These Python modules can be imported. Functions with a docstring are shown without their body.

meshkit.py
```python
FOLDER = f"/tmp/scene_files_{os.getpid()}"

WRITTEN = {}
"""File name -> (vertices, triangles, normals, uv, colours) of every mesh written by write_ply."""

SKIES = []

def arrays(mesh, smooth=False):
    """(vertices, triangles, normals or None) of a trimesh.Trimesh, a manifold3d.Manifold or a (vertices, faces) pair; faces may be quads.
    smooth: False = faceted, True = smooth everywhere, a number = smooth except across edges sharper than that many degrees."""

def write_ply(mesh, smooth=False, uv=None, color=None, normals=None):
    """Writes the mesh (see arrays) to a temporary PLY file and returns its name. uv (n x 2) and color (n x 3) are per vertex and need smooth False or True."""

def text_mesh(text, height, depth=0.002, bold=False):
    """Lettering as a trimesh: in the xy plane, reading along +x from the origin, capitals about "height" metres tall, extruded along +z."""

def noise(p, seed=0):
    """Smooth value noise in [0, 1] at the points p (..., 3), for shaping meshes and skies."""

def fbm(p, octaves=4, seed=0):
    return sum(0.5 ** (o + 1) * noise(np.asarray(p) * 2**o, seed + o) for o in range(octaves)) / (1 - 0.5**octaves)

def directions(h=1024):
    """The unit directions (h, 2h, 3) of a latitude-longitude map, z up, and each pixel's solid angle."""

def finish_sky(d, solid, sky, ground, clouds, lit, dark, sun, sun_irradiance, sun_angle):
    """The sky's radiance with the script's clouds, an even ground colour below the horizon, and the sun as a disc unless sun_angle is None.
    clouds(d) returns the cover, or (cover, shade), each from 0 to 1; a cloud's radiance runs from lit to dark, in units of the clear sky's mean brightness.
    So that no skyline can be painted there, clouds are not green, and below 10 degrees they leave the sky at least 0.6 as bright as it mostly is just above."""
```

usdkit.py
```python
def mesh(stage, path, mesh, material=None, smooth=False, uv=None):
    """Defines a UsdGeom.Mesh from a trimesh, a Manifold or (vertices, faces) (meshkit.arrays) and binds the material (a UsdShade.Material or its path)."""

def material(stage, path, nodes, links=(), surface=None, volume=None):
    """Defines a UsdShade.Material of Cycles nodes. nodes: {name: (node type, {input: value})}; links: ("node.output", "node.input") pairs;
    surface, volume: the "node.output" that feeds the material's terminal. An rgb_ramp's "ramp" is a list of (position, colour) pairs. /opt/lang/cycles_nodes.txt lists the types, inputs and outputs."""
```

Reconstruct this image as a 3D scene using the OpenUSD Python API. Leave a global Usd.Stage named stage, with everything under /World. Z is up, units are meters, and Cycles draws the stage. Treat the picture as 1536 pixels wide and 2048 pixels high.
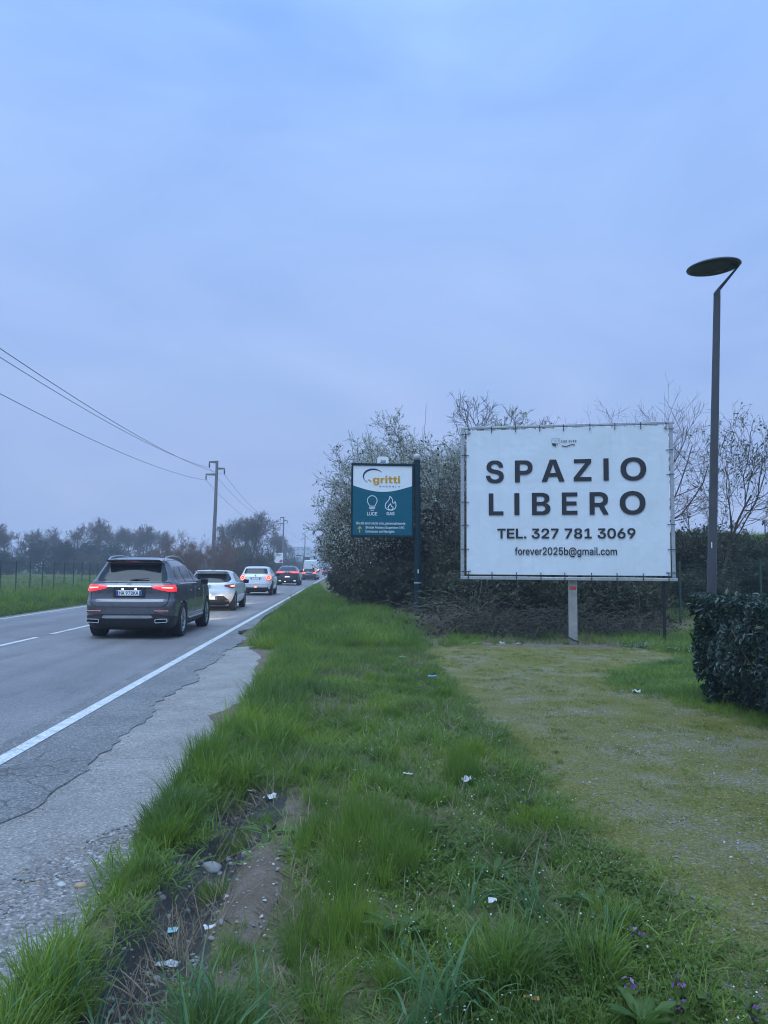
import math, glob
import numpy as np, trimesh, shapely, shapely.affinity as aff
import manifold3d as m3
from shapely.geometry import Polygon, Point, LineString, box as sbox
from shapely.ops import unary_union
from scipy.spatial import Delaunay
import usdkit, meshkit
from pxr import Usd, UsdGeom, UsdLux, UsdShade, Sdf, Gf, Vt

stage = Usd.Stage.CreateInMemory()
UsdGeom.SetStageUpAxis(stage, 'Z')
UsdGeom.SetStageMetersPerUnit(stage, 1.0)
UsdGeom.Xform.Define(stage, '/World')
UsdGeom.Scope.Define(stage, '/World/Looks')

# ------------------------------------------------------------------ camera
cam = UsdGeom.Camera.Define(stage, '/World/camera')
cam.CreateHorizontalApertureAttr(36.0)
cam.CreateVerticalApertureAttr(48.0)
cam.CreateFocalLengthAttr(36.0)
cam.CreateClippingRangeAttr(Gf.Vec2f(0.05, 5000))
cam.CreateExposureAttr(0.3)
CAM_H = 1.55
cam.AddTranslateOp().Set(Gf.Vec3d(0, 0, CAM_H))
cam.AddRotateZOp().Set(-3.09)
cam.AddRotateXOp().Set(90 + 4.17)
cam.AddRotateZOp(opSuffix='roll').Set(0.4)

# ------------------------------------------------------------------ sky and daylight (overcast dusk)
SUN_DIR = np.array([-0.20, -0.35, 0.90]); SUN_DIR /= np.linalg.norm(SUN_DIR)
SUN_ELEV = math.asin(SUN_DIR[2]); SUN_ROT = math.atan2(SUN_DIR[0], SUN_DIR[1])
SKY = 0.1
sky_mat = usdkit.material(stage, '/World/Looks/sky_overcast', {
    'tc': ('texture_coordinate', {}),
    'sep': ('separate_xyz', {}),
    'grad': ('rgb_ramp', {'ramp': [(0.0, (2.9, 3.76, 5.95)), (0.10, (2.92, 3.95, 6.5)), (0.3, (2.95, 4.3, 7.5)), (0.5, (2.78, 4.45, 8.15)), (0.6, (2.70, 4.65, 8.8)), (0.8, (4.9, 8.4, 14.6)), (1.0, (7.4, 12.6, 21.0))]}),
    'map': ('mapping', {'scale': (1.0, 1.0, 2.6), 'location': (3.1, 1.7, 0.4)}),
    'n': ('noise_texture', {'scale': 2.3, 'detail': 5.0, 'roughness': 0.52, 'distortion': 0.8}),
    'nr': ('rgb_ramp', {'ramp': [(0.28, (0.85, 0.89, 0.94)), (0.5, (1.0, 1.0, 1.0)), (0.72, (1.15, 1.10, 1.05))]}),
    'mul': ('mix_color', {'blend_type': 'multiply', 'fac': 1.0, 'use_clamp': False}),
    'phys': ('sky_texture', {'sky_type': 'single_scattering', 'sun_disc': False, 'sun_elevation': SUN_ELEV, 'sun_rotation': SUN_ROT}),
    'cover': ('mix_color', {'blend_type': 'mix', 'fac': 0.97, 'use_clamp': False}),
    'bg': ('background_shader', {'strength': SKY}),
}, [('tc.generated', 'sep.vector'), ('sep.z', 'grad.fac'), ('tc.generated', 'map.vector'), ('map.vector', 'n.vector'), ('n.fac', 'nr.fac'),
    ('grad.color', 'mul.a'), ('nr.color', 'mul.b'), ('phys.color', 'cover.a'), ('mul.result', 'cover.b'), ('cover.result', 'bg.color')], surface='bg.background')
dome = UsdLux.DomeLight.Define(stage, '/World/sky')
UsdShade.MaterialBindingAPI.Apply(dome.GetPrim()).Bind(sky_mat)
dome.GetPrim().SetCustomDataByKey('kind', 'structure')

sun = UsdLux.DistantLight.Define(stage, '/World/sun')
sun.CreateIntensityAttr(0.40)
sun.CreateNormalizeAttr(True)
sun.CreateAngleAttr(45.0)
sun.CreateColorAttr(Gf.Vec3f(0.68, 0.86, 1.0))
_z = Gf.Vec3d(*map(float, SUN_DIR))
sun.AddTransformOp().Set(Gf.Matrix4d().SetRotate(Gf.Rotation(Gf.Vec3d(0, 0, 1), _z)))

# ------------------------------------------------------------------ helpers
taken = {}
def numbered(parent, name):
    k = parent + '/' + name
    n = taken.get(k, -1) + 1
    taken[k] = n
    return k if n == 0 else f'{k}_{n:03d}'

def pathof(parent):
    if parent is None: return '/World'
    return parent if isinstance(parent, str) else str(parent.GetPath())

def tag(p, label=None, cat=None, group=None, kind=None):
    for k, v in (('label', label), ('category', cat), ('group', group), ('kind', kind)):
        if v: p.SetCustomDataByKey(k, v)
    return p

def obj(name, mesh, mat, parent=None, smooth=False, **kw):
    m = usdkit.mesh(stage, numbered(pathof(parent), name), mesh, mat, smooth=smooth)
    return tag(m.GetPrim(), **kw)

def thing(name, label=None, cat=None, loc=(0, 0, 0), rz=0.0, group=None, parent=None, scale=None):
    x = UsdGeom.Xform.Define(stage, numbered(pathof(parent), name))
    x.AddTranslateOp().Set(Gf.Vec3d(*map(float, loc)))
    if rz: x.AddRotateZOp().Set(float(rz))
    if scale is not None: x.AddScaleOp().Set(Gf.Vec3f(*map(float, np.broadcast_to(scale, 3))))
    return tag(x.GetPrim(), label, cat, group)

def klass(name):
    p = stage.CreateClassPrim('/World/' + name + '_source')
    p.SetTypeName('Xform')
    return p

def copy(name, src, label, cat, loc, rz, scale, group=None):
    t = thing(name, label, cat, loc, rz, group, scale=scale)
    t.GetReferences().AddInternalReference(src.GetPath())
    t.SetInstanceable(True)
    return t

def cat_mesh(parts):
    vs, fs, n = [], [], 0
    for p in parts:
        if p is None: continue
        v, f, _ = meshkit.arrays(p)
        vs.append(v); fs.append(f + n); n += len(v)
    return np.vstack(vs), np.vstack(fs)

def bx(cx, cy, cz, sx, sy, sz, rz=0.0):
    m = trimesh.creation.box((sx, sy, sz))
    if rz: m.apply_transform(trimesh.transformations.rotation_matrix(rz, [0, 0, 1]))
    m.apply_translation((cx, cy, cz))
    return np.array(m.vertices), np.array(m.faces)

def bev(cx, cy, cz, sx, sy, sz, r=0.01):
    """A box with chamfered edges."""
    r = min(r, sx * .45, sy * .45, sz * .45)
    pts = []
    for a in (-1, 1):
        for b in (-1, 1):
            for c in (-1, 1):
                x, y, z = a * sx / 2, b * sy / 2, c * sz / 2
                pts += [(x - a * r, y - b * r, z), (x - a * r, y, z - c * r), (x, y - b * r, z - c * r)]
    h = trimesh.convex.convex_hull(np.array(pts))
    h.apply_translation((cx, cy, cz))
    return np.array(h.vertices), np.array(h.faces)

def tubes(P, Rr, sides=3):
    """P (n,K,3) polylines, Rr (n,K) radii -> open tubes."""
    n, K, _ = P.shape
    T = np.gradient(P, axis=1)
    T /= np.linalg.norm(T, axis=2, keepdims=True) + 1e-9
    ref = np.where(np.abs(T[:, :1, 2:]) < .9, np.array([0, 0, 1.]), np.array([1., 0, 0]))
    A = np.cross(T, np.broadcast_to(ref, T.shape)); A /= np.linalg.norm(A, axis=2, keepdims=True) + 1e-9
    B = np.cross(T, A)
    ang = np.arange(sides) / sides * 2 * np.pi
    V = P[:, :, None] + Rr[:, :, None, None] * (np.cos(ang)[None, None, :, None] * A[:, :, None] + np.sin(ang)[None, None, :, None] * B[:, :, None])
    V = V.reshape(-1, 3)
    i = np.arange(n)[:, None, None] * K * sides; k = np.arange(K - 1)[None, :, None] * sides; s = np.arange(sides)[None, None, :]
    a = i + k + s; b = i + k + (s + 1) % sides
    F = np.stack([np.stack([a, b, b + sides], -1), np.stack([a, b + sides, a + sides], -1)], -2).reshape(-1, 3)
    return V, F

def tube(pts, r, sides=8, cap=True):
    pts = np.asarray(pts, float)
    r = np.broadcast_to(r, len(pts)).astype(float)
    if cap:
        pts = np.vstack([pts[:1], pts, pts[-1:]]); pts[0] += (pts[1] - pts[2]) * 1e-4; pts[-1] += (pts[-2] - pts[-3]) * 1e-4
        r = np.r_[1e-4, r, 1e-4]
    T = np.gradient(pts, axis=0)
    return tubes(pts[None], r[None], sides)

def revolve(profile, axis='z', n=32):
    m = trimesh.creation.revolve(np.asarray(profile, float), sections=n)
    v = np.array(m.vertices)
    if axis == 'x': v = v[:, [2, 0, 1]]
    if axis == 'y': v = v[:, [1, 2, 0]]
    return v, np.array(m.faces)

def move(mesh, t=(0, 0, 0), rz=0.0, M=None):
    v, f, _ = meshkit.arrays(mesh)
    if M is not None: v = v @ np.asarray(M).T
    if rz: c, s = math.cos(rz), math.sin(rz); v = v @ np.array([[c, -s, 0], [s, c, 0], [0, 0, 1.]]).T
    return v + np.asarray(t, float), f

def geoms(g):
    return [x for x in getattr(g, 'geoms', [g]) if x.geom_type == 'Polygon' and x.area > 1e-9]

def extrude(poly, d):
    ms = [trimesh.creation.extrude_polygon(g, d, engine='earcut') for g in geoms(poly)]
    m = trimesh.util.concatenate(ms)
    return np.array(m.vertices), np.array(m.faces)

_font = {}
def text_poly(text, weight=700, spacing=0.0, opsz=32):
    """Lettering outlines; capitals 1 high, baseline 0."""
    from PIL import Image, ImageDraw, ImageFont
    key = (weight, opsz)
    if key not in _font:
        f = ImageFont.truetype(glob.glob('/opt/blender-*/*/datafiles/fonts/Inter.woff2')[0], 180)
        f.set_variation_by_axes([opsz, weight]); _font[key] = f
    f = _font[key]
    S = 180 * 0.727
    out, pen = [], 0.0
    for ch in (text if spacing else [text]):
        x0, y0, x1, y1 = f.getbbox(ch, anchor='ls')
        if x1 > x0 and ch.strip():
            im = Image.new('L', (x1 - x0 + 8, y1 - y0 + 8))
            ImageDraw.Draw(im).text((4 - x0, 4 - y0), ch, 255, f, anchor='ls')
            on = np.pad(np.asarray(im) > 127, ((0, 0), (1, 1))).astype(np.int8)
            r, s = np.nonzero(np.diff(on, axis=1) == 1); e = np.nonzero(np.diff(on, axis=1) == -1)[1]
            g = unary_union(shapely.box(s, -r - 1, e, -r)).buffer(.8).buffer(-.8).simplify(.8)
            if ch == 'I': g = sbox(4, -(4 - y0), 4 + .215 * S, S - (4 - y0))
            out.append(aff.affine_transform(g, [1 / S, 0, 0, 1 / S, pen + (x0 - 4) / S, (4 - y0) / S]))
        pen += f.getlength(ch) / S + spacing
    return unary_union(out)

def fit(g, x0, y0, x1, y1):
    a, b, c, d = g.bounds
    sx, sy = (x1 - x0) / (c - a), (y1 - y0) / (d - b)
    return aff.affine_transform(g, [sx, 0, 0, sy, x0 - a * sx, y0 - b * sy])

def rngs(seed): return np.random.default_rng(seed)
def ss(a, b, x): t = np.clip((x - a) / (b - a), 0, 1); return t * t * (3 - 2 * t)

# ------------------------------------------------------------------ materials
LK = '/World/Looks/'
def mat(name, col, rough=.6, metal=0., var=.18, scale=8., bump=0., bscale=60., coat=0., spec=.5, space='object', detail=4., coatr=.04):
    col = np.array(col, float)
    nodes = {'tc': ('texture_coordinate', {}), 'geo': ('geometry', {}),
             'n': ('noise_texture', {'scale': scale, 'detail': detail, 'roughness': .6}),
             'r': ('rgb_ramp', {'ramp': [(.28, tuple(col * (1 - var))), (.5, tuple(col)), (.72, tuple(np.minimum(col * (1 + var), .95)))]}),
             'rr': ('map_range', {'from_min': .3, 'from_max': .7, 'to_min': max(rough - .08, .02), 'to_max': min(rough + .08, 1.)}),
             'p': ('principled_bsdf', {'metallic': metal, 'specular_ior_level': spec, 'coat_weight': coat, 'coat_roughness': coatr})}
    src = 'tc.object' if space == 'object' else 'geo.position'
    links = [(src, 'n.vector'), ('n.fac', 'r.fac'), ('n.fac', 'rr.value'), ('r.color', 'p.base_color'), ('rr.result', 'p.roughness')]
    if bump:
        nodes['bn'] = ('noise_texture', {'scale': bscale, 'detail': 3.})
        nodes['b'] = ('bump', {'strength': bump, 'distance': .01})
        links += [(src, 'bn.vector'), ('bn.fac', 'b.height'), ('b.normal', 'p.normal')]
    return usdkit.material(stage, LK + name, nodes, links, surface='p.BSDF')

def emit(name, col, strength):
    """A lit lamp lens."""
    return usdkit.material(stage, LK + name, {'p': ('principled_bsdf', {'base_color': tuple(np.array(col) * .5), 'roughness': .2, 'emission_color': col, 'emission_strength': strength, 'coat_weight': .5})}, [], surface='p.BSDF')

def leafmat(name, stops, trans=.25, rough=.42, patch=None, pscale=.8, spec=.5):
    """Leaves and blades: colour varies from blade to blade and from plant to plant, and over the ground in patches."""
    nodes = {'geo': ('geometry', {}), 'oi': ('object_info', {}),
             'wn': ('noise_texture', {'scale': pscale, 'detail': 3.}),
             'a': ('math', {'math_type': 'multiply_add', 'value2': .55, 'value3': -.05}),
             'b': ('math', {'math_type': 'multiply_add', 'value2': .25, 'value3': 0.}),
             'c': ('math', {'math_type': 'multiply_add', 'value2': .9, 'value3': -.28}),
             's': ('math', {'math_type': 'add'}), 's2': ('math', {'math_type': 'add', 'use_clamp': True}),
             'r': ('rgb_ramp', {'ramp': stops}),
             'p': ('principled_bsdf', {'roughness': rough, 'specular_ior_level': spec}),
             't': ('translucent_bsdf', {}), 'm': ('mix_closure', {'fac': trans})}
    links = [('geo.position', 'wn.vector'), ('geo.random_per_island', 'a.value1'), ('oi.random', 'b.value1'), ('wn.fac', 'c.value1'),
             ('a.value', 's.value1'), ('b.value', 's.value2'), ('s.value', 's2.value1'), ('c.value', 's2.value2'), ('s2.value', 'r.fac'),
             ('r.color', 'p.base_color'), ('r.color', 't.color'), ('p.BSDF', 'm.closure1'), ('t.BSDF', 'm.closure2')]
    return usdkit.material(stage, LK + name, nodes, links, surface='m.closure')

def groundmat(name, stops, scale1=1.2, scale2=30., rough=.9, bump=.5, bscale=90., mixf=.45, bdist=.02, spec=.2, crack=0., cscale=1.1, speck=0., sscale=95., tracks=0.):
    nodes = {'geo': ('geometry', {}),
             'n1': ('noise_texture', {'scale': scale1, 'detail': 5., 'roughness': .6}),
             'n2': ('noise_texture', {'scale': scale2, 'detail': 4., 'roughness': .7}),
             'mx': ('mix_float', {'fac': mixf}), 'r': ('rgb_ramp', {'ramp': stops}),
             'n3': ('noise_texture', {'scale': bscale, 'detail': 4., 'roughness': .7}),
             'b': ('bump', {'strength': bump, 'distance': bdist}),
             'p': ('principled_bsdf', {'roughness': rough, 'specular_ior_level': spec})}
    links = [('geo.position', 'n1.vector'), ('geo.position', 'n2.vector'), ('geo.position', 'n3.vector'), ('n1.fac', 'mx.a'), ('n2.fac', 'mx.b'),
             ('mx.result', 'r.fac'), ('n3.fac', 'b.height'), ('b.normal', 'p.normal')]
    last = 'r.color'
    if speck:      # pale and dark chips of stone in the surface
        nodes.update(sv=('voronoi_texture', {'scale': sscale, 'randomness': 1.}), ssep=('separate_color', {}), sr=('rgb_ramp', {'ramp': [(.0, (1 - speck,) * 3), (.25, (1 - speck * .35,) * 3), (.7, (1.,) * 3), (.9, (1 + speck * .6,) * 3), (1., (1 + speck * 1.5,) * 3)]}), sm=('mix_color', {'blend_type': 'multiply', 'fac': 1., 'use_clamp': False}))
        links += [('geo.position', 'sv.vector'), ('sv.color', 'ssep.color'), ('ssep.r', 'sr.fac'), (last, 'sm.a'), ('sr.color', 'sm.b')]; last = 'sm.result'
    if tracks:     # polished wheel tracks and oil drips drawn out along the lane
        nodes.update(tm=('mapping', {'scale': (1.5, .025, 1.)}), tn=('noise_texture', {'scale': 1., 'detail': 5., 'roughness': .55}), tr=('rgb_ramp', {'ramp': [(.32, (1 - tracks,) * 3), (.5, (1.,) * 3), (.68, (1 + tracks * .8,) * 3)]}), tx=('mix_color', {'blend_type': 'multiply', 'fac': 1., 'use_clamp': False}),
                     om=('mapping', {'scale': (1.2, .35, 1.)}), on=('noise_texture', {'scale': 1.6, 'detail': 4.}), orr=('rgb_ramp', {'ramp': [(.30, (1 - tracks * 1.2,) * 3), (.42, (1.,) * 3)]}), ox=('mix_color', {'blend_type': 'multiply', 'fac': 1., 'use_clamp': False}))
        links += [('geo.position', 'tm.vector'), ('tm.vector', 'tn.vector'), ('tn.fac', 'tr.fac'), (last, 'tx.a'), ('tr.color', 'tx.b'), ('geo.position', 'om.vector'), ('om.vector', 'on.vector'), ('on.fac', 'orr.fac'), ('tx.result', 'ox.a'), ('orr.color', 'ox.b')]; last = 'ox.result'
    if crack:      # hairline cracks, warped, only in places
        nodes.update(wn=('noise_texture', {'scale': 3., 'detail': 3.}), wv=('mix_color', {'blend_type': 'add', 'fac': .35, 'use_clamp': False}), cv=('voronoi_texture', {'scale': cscale, 'feature': 'distance_to_edge'}), cr=('rgb_ramp', {'ramp': [(0., (1 - crack,) * 3), (.008, (1 - crack,) * 3), (.018, (1.,) * 3)]}),
                     pn=('noise_texture', {'scale': .6, 'detail': 2.}), pr=('rgb_ramp', {'ramp': [(.47, (0.,) * 3), (.55, (1.,) * 3)]}), cmx=('mix_color', {'blend_type': 'multiply', 'use_clamp': False}))
        links += [('geo.position', 'wn.vector'), ('geo.position', 'wv.a'), ('wn.color', 'wv.b'), ('wv.result', 'cv.vector'), ('cv.distance', 'cr.fac'), ('geo.position', 'pn.vector'), ('pn.fac', 'pr.fac'), ('pr.color', 'cmx.fac'), (last, 'cmx.a'), ('cr.color', 'cmx.b')]; last = 'cmx.result'
    links.append((last, 'p.base_color'))
    return usdkit.material(stage, LK + name, nodes, links, surface='p.BSDF')

M = {}
M['asphalt'] = groundmat('asphalt', [(.30, (.125, .118, .118)), (.5, (.172, .158, .157)), (.68, (.218, .20, .198))], .45, 60., .58, .5, 300., .38, .005, .5, speck=.45, sscale=85., tracks=.2)
M['shoulder'] = groundmat('worn_asphalt', [(.30, (.12, .114, .112)), (.5, (.185, .176, .173)), (.7, (.25, .24, .234))], 1.5, 45., .75, .8, 200., .5, .008, .4, crack=.45, cscale=2.2, speck=.5, sscale=80.)
M['apron'] = groundmat('pale_concrete', [(.28, (.20, .178, .164)), (.5, (.30, .27, .25)), (.72, (.375, .345, .32))], 1.8, 42., .85, .9, 170., .42, .010, .3, crack=.2, cscale=1.4, speck=.36, sscale=85.)
M['gravel'] = groundmat('gravel_bed', [(.28, (.15, .132, .122)), (.5, (.29, .26, .24)), (.66, (.42, .385, .36))], 2., 60., .9, 1., 70., .6, .02, speck=.5, sscale=55.)
M['verge'] = groundmat('verge_soil', [(.3, (.08, .08, .035)), (.5, (.135, .13, .058)), (.7, (.20, .175, .095))], 1.5, 40., .95, .8, 70., .5, .03)
M['lot'] = groundmat('mossy_gravel', [(.34, (.125, .125, .024)), (.46, (.205, .195, .048)), (.54, (.235, .21, .095)), (.60, (.29, .26, .205)), (.7, (.36, .34, .31))], 1.1, 45., .92, 1., 80., .5, .03, speck=.35, sscale=90.)
M['mud'] = groundmat('wet_mud', [(.3, (.014, .013, .012)), (.5, (.03, .027, .024)), (.7, (.08, .07, .063))], 3., 40., .55, 1., 45., .5, .03, .5)
M['dirt'] = groundmat('bare_dirt', [(.3, (.12, .088, .062)), (.5, (.20, .15, .11)), (.7, (.30, .245, .195))], 4., 60., .92, 1., 70., .5, .03)
M['field'] = groundmat('field_grass', [(.3, (.05, .072, .016)), (.5, (.085, .108, .022)), (.7, (.135, .15, .04))], .35, 6., .9, 1., 7., .5, .15)
M['paint'] = groundmat('road_paint', [(.37, (.25, .245, .24)), (.43, (.48, .475, .47)), (.6, (.62, .615, .605))], 7., 60., .6, .3, 200., .5, .004, .4, speck=.25, sscale=60., crack=.5, cscale=1.5)
M['concrete'] = mat('concrete', (.30, .285, .27), .85, var=.2, scale=6., bump=.4, bscale=60)
M['pole_concrete'] = mat('pole_concrete', (.17, .15, .15), .85, var=.15, scale=3.)
M['steel'] = mat('galvanised_steel', (.42, .43, .44), .45, .6, var=.2, scale=14.)
M['darksteel'] = mat('dark_steel', (.03, .03, .033), .5, .4)
M['wire'] = mat('cable', (.05, .05, .055), .6)
M['lamp_grey'] = mat('grey_lamp_paint', (.062, .062, .070), .5, .1, var=.2, scale=5., bump=.1, bscale=80)
M['lamp_dark'] = mat('dark_lamp_head', (.022, .026, .03), .4, .1)
M['lamp_glass'] = mat('lamp_lens', (.05, .06, .065), .18, 0, coat=.6)
M['banner'] = usdkit.material(stage, LK + 'vinyl_banner', {'tc': ('texture_coordinate', {}), 'm': ('mapping', {'scale': (7., 7., .5)}), 'n': ('noise_texture', {'scale': 1., 'detail': 5., 'roughness': .65}),
    'r': ('rgb_ramp', {'ramp': [(.26, (.655, .69, .745)), (.45, (.715, .745, .80)), (.7, (.73, .76, .815))]}), 'n2': ('noise_texture', {'scale': 1.1, 'detail': 4.}), 'r2': ('rgb_ramp', {'ramp': [(.3, (.93, .93, .92)), (.6, (1., 1., 1.))]}), 'x': ('mix_color', {'blend_type': 'multiply', 'fac': 1.}),
    'bn': ('noise_texture', {'scale': 3., 'detail': 4., 'distortion': .8}), 'b': ('bump', {'strength': .35, 'distance': .02}), 'p': ('principled_bsdf', {'roughness': .5})},
    [('tc.object', 'm.vector'), ('m.vector', 'n.vector'), ('n.fac', 'r.fac'), ('tc.object', 'n2.vector'), ('n2.fac', 'r2.fac'), ('r.color', 'x.a'), ('r2.color', 'x.b'), ('x.result', 'p.base_color'), ('tc.object', 'bn.vector'), ('bn.fac', 'b.height'), ('b.normal', 'p.normal')], surface='p.BSDF')
M['ink'] = mat('dark_ink', (.018, .018, .026), .6, var=.1)
M['tie'] = mat('black_cord', (.012, .012, .013), .6)
M['redtag'] = mat('red_sticker', (.5, .06, .05), .5)
M['white_tag'] = mat('white_sticker', (.75, .75, .73), .5)
M['teal_post'] = mat('teal_post_paint', (.008, .030, .038), .65, .0, spec=.15, var=.25)
M['teal_print'] = mat('teal_print', (.002, .105, .150), .55, var=.06, spec=.25)
M['white_print'] = mat('white_print', (.80, .80, .80), .4, var=.03, coat=.3)
M['orange_print'] = mat('orange_print', (.62, .30, .012), .4, var=.05)
M['navy_print'] = mat('navy_print', (.012, .03, .10), .4, var=.05)
M['yellow_print'] = mat('yellow_print', (.55, .42, .05), .4, var=.05)
M['stone_ball'] = mat('grey_finial', (.42, .41, .41), .6)
M['tyre'] = mat('tyre_rubber', (.012, .012, .012), .75, bump=.3, bscale=40)
M['rim'] = mat('alloy_rim', (.42, .43, .45), .3, .85)
M['chrome'] = mat('chrome', (.72, .73, .75), .16, 1., var=.05)
M['plastic'] = mat('black_plastic', (.018, .018, .019), .55)
M['glass'] = mat('tinted_glass', (.012, .012, .016), .09, 0, var=.1, spec=.32)
M['paint_grey'] = mat('grey_car_paint', (.088, .083, .090), .36, .5, var=.05, coat=1.)
M['paint_white'] = mat('white_car_paint', (.70, .71, .72), .35, 0, var=.03, coat=1.)
M['paint_dark'] = mat('dark_car_paint', (.028, .027, .03), .35, .3, var=.05, coat=1.)
M['paint_red'] = mat('dark_red_car_paint', (.10, .015, .015), .35, .2, var=.05, coat=1.)
M['paint_van'] = mat('white_van_paint', (.62, .63, .63), .4, 0, var=.04, coat=.6)
M['plate_white'] = mat('plate_white', (.84, .84, .82), .5)
M['plate_blue'] = mat('plate_blue', (.02, .06, .35), .5)
M['red_lens'] = emit('red_lens', (1., .018, .03), 1.15)
M['red_core'] = emit('red_lens_core', (1., .11, .075), 7.)
M['far_red'] = emit('braking_lamp', (1., .035, .03), 8.)
M['amber'] = emit('amber_lamp', (1., .50, .16), 9.)
M['platelamp'] = emit('plate_lamp', (1., .93, .8), 11.)
M['darkred'] = mat('unlit_red_lens', (.25, .01, .012), .2, coat=1.)
M['headlamp'] = emit('head_lamp', (1., .9, .66), 12.)
M['litter_white'] = mat('white_litter', (.46, .46, .45), .6)
M['litter_teal'] = mat('teal_litter', (.30, .60, .62), .5)
M['litter_blue'] = mat('blue_litter', (.10, .30, .62), .5)
M['litter_grey'] = mat('grey_plastic_litter', (.42, .44, .46), .3)
M['litter_orange'] = mat('orange_leaf', (.42, .19, .05), .7)
M['stone'] = mat('grey_stone', (.22, .212, .205), .85, var=.3, scale=12, bump=.4)
M['stone_w'] = mat('pale_stone', (.40, .385, .36), .8, var=.2, scale=12, bump=.3)
M['stone_o'] = mat('ochre_stone', (.40, .26, .16), .8, var=.25, scale=12, bump=.3)
M['bark'] = mat('dark_bark', (.082, .064, .048), .9, var=.3, scale=6)
M['bark_far'] = mat('grey_brown_bark', (.105, .080, .062), .9, var=.3, scale=3)
M['bark_red'] = mat('russet_twigs', (.16, .095, .07), .9, var=.3, scale=3)
M['bramble'] = mat('bramble_stems', (.13, .098, .078), .85, var=.4, scale=5)
M['blossom'] = leafmat('blossom', [(0., (.34, .36, .27)), (.5, (.60, .61, .54)), (1., (.80, .80, .77))], .3)
M['grass'] = leafmat('grass_blades', [(0., (.062, .11, .022)), (.26, (.125, .205, .026)), (.5, (.225, .305, .028)), (.76, (.32, .37, .032)), (1., (.40, .38, .09))], .42, .55, pscale=.9)
M['grass_blue'] = leafmat('broad_grass_blades', [(0., (.075, .155, .06)), (.5, (.13, .24, .085)), (1., (.20, .32, .14))], .4, .4)
M['moss'] = leafmat('moss_blades', [(0., (.13, .14, .02)), (.5, (.225, .22, .035)), (1., (.33, .30, .085))], .3, .7, pscale=.7)
M['weed'] = leafmat('weed_leaves', [(0., (.06, .10, .022)), (.5, (.12, .175, .03)), (1., (.20, .25, .055))], .4, .62, spec=.3)
M['dock'] = leafmat('dock_leaves', [(0., (.06, .11, .026)), (.5, (.10, .165, .034)), (1., (.17, .23, .05))], .4, .55, spec=.35)
M['straw'] = leafmat('straw', [(0., (.15, .115, .07)), (.5, (.29, .23, .145)), (1., (.42, .35, .24))], .15, .8)
M['petal'] = leafmat('white_petals', [(0., (.55, .56, .6)), (1., (.75, .75, .78))], .3)
M['purple'] = leafmat('purple_petals', [(0., (.22, .10, .26)), (1., (.42, .26, .46))], .3)
M['hedge_leaf'] = leafmat('hedge_leaves', [(0., (.010, .026, .016)), (.45, (.02, .046, .027)), (.8, (.036, .075, .04)), (1., (.075, .12, .06))], .15, .34, spec=.6)
M['ever_leaf'] = leafmat('evergreen_leaves', [(0., (.012, .022, .016)), (.5, (.022, .038, .024)), (1., (.042, .062, .034))], .15, .7)
M['dark_leaf'] = leafmat('undergrowth_leaves', [(0., (.026, .038, .014)), (.5, (.05, .064, .022)), (1., (.10, .105, .036))], .2, .6)
M['bud_leaf'] = leafmat('young_leaves', [(0., (.05, .075, .03)), (.5, (.085, .115, .045)), (1., (.15, .17, .07))], .3)
M['mound'] = groundmat('embankment_grass', [(.3, (.03, .04, .015)), (.5, (.06, .075, .022)), (.7, (.11, .125, .04))], .6, 9., .95, 1., 9., .5, .12)
M['fence_green'] = mat('green_fence_wire', (.015, .045, .032), .5, var=.1)
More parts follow.
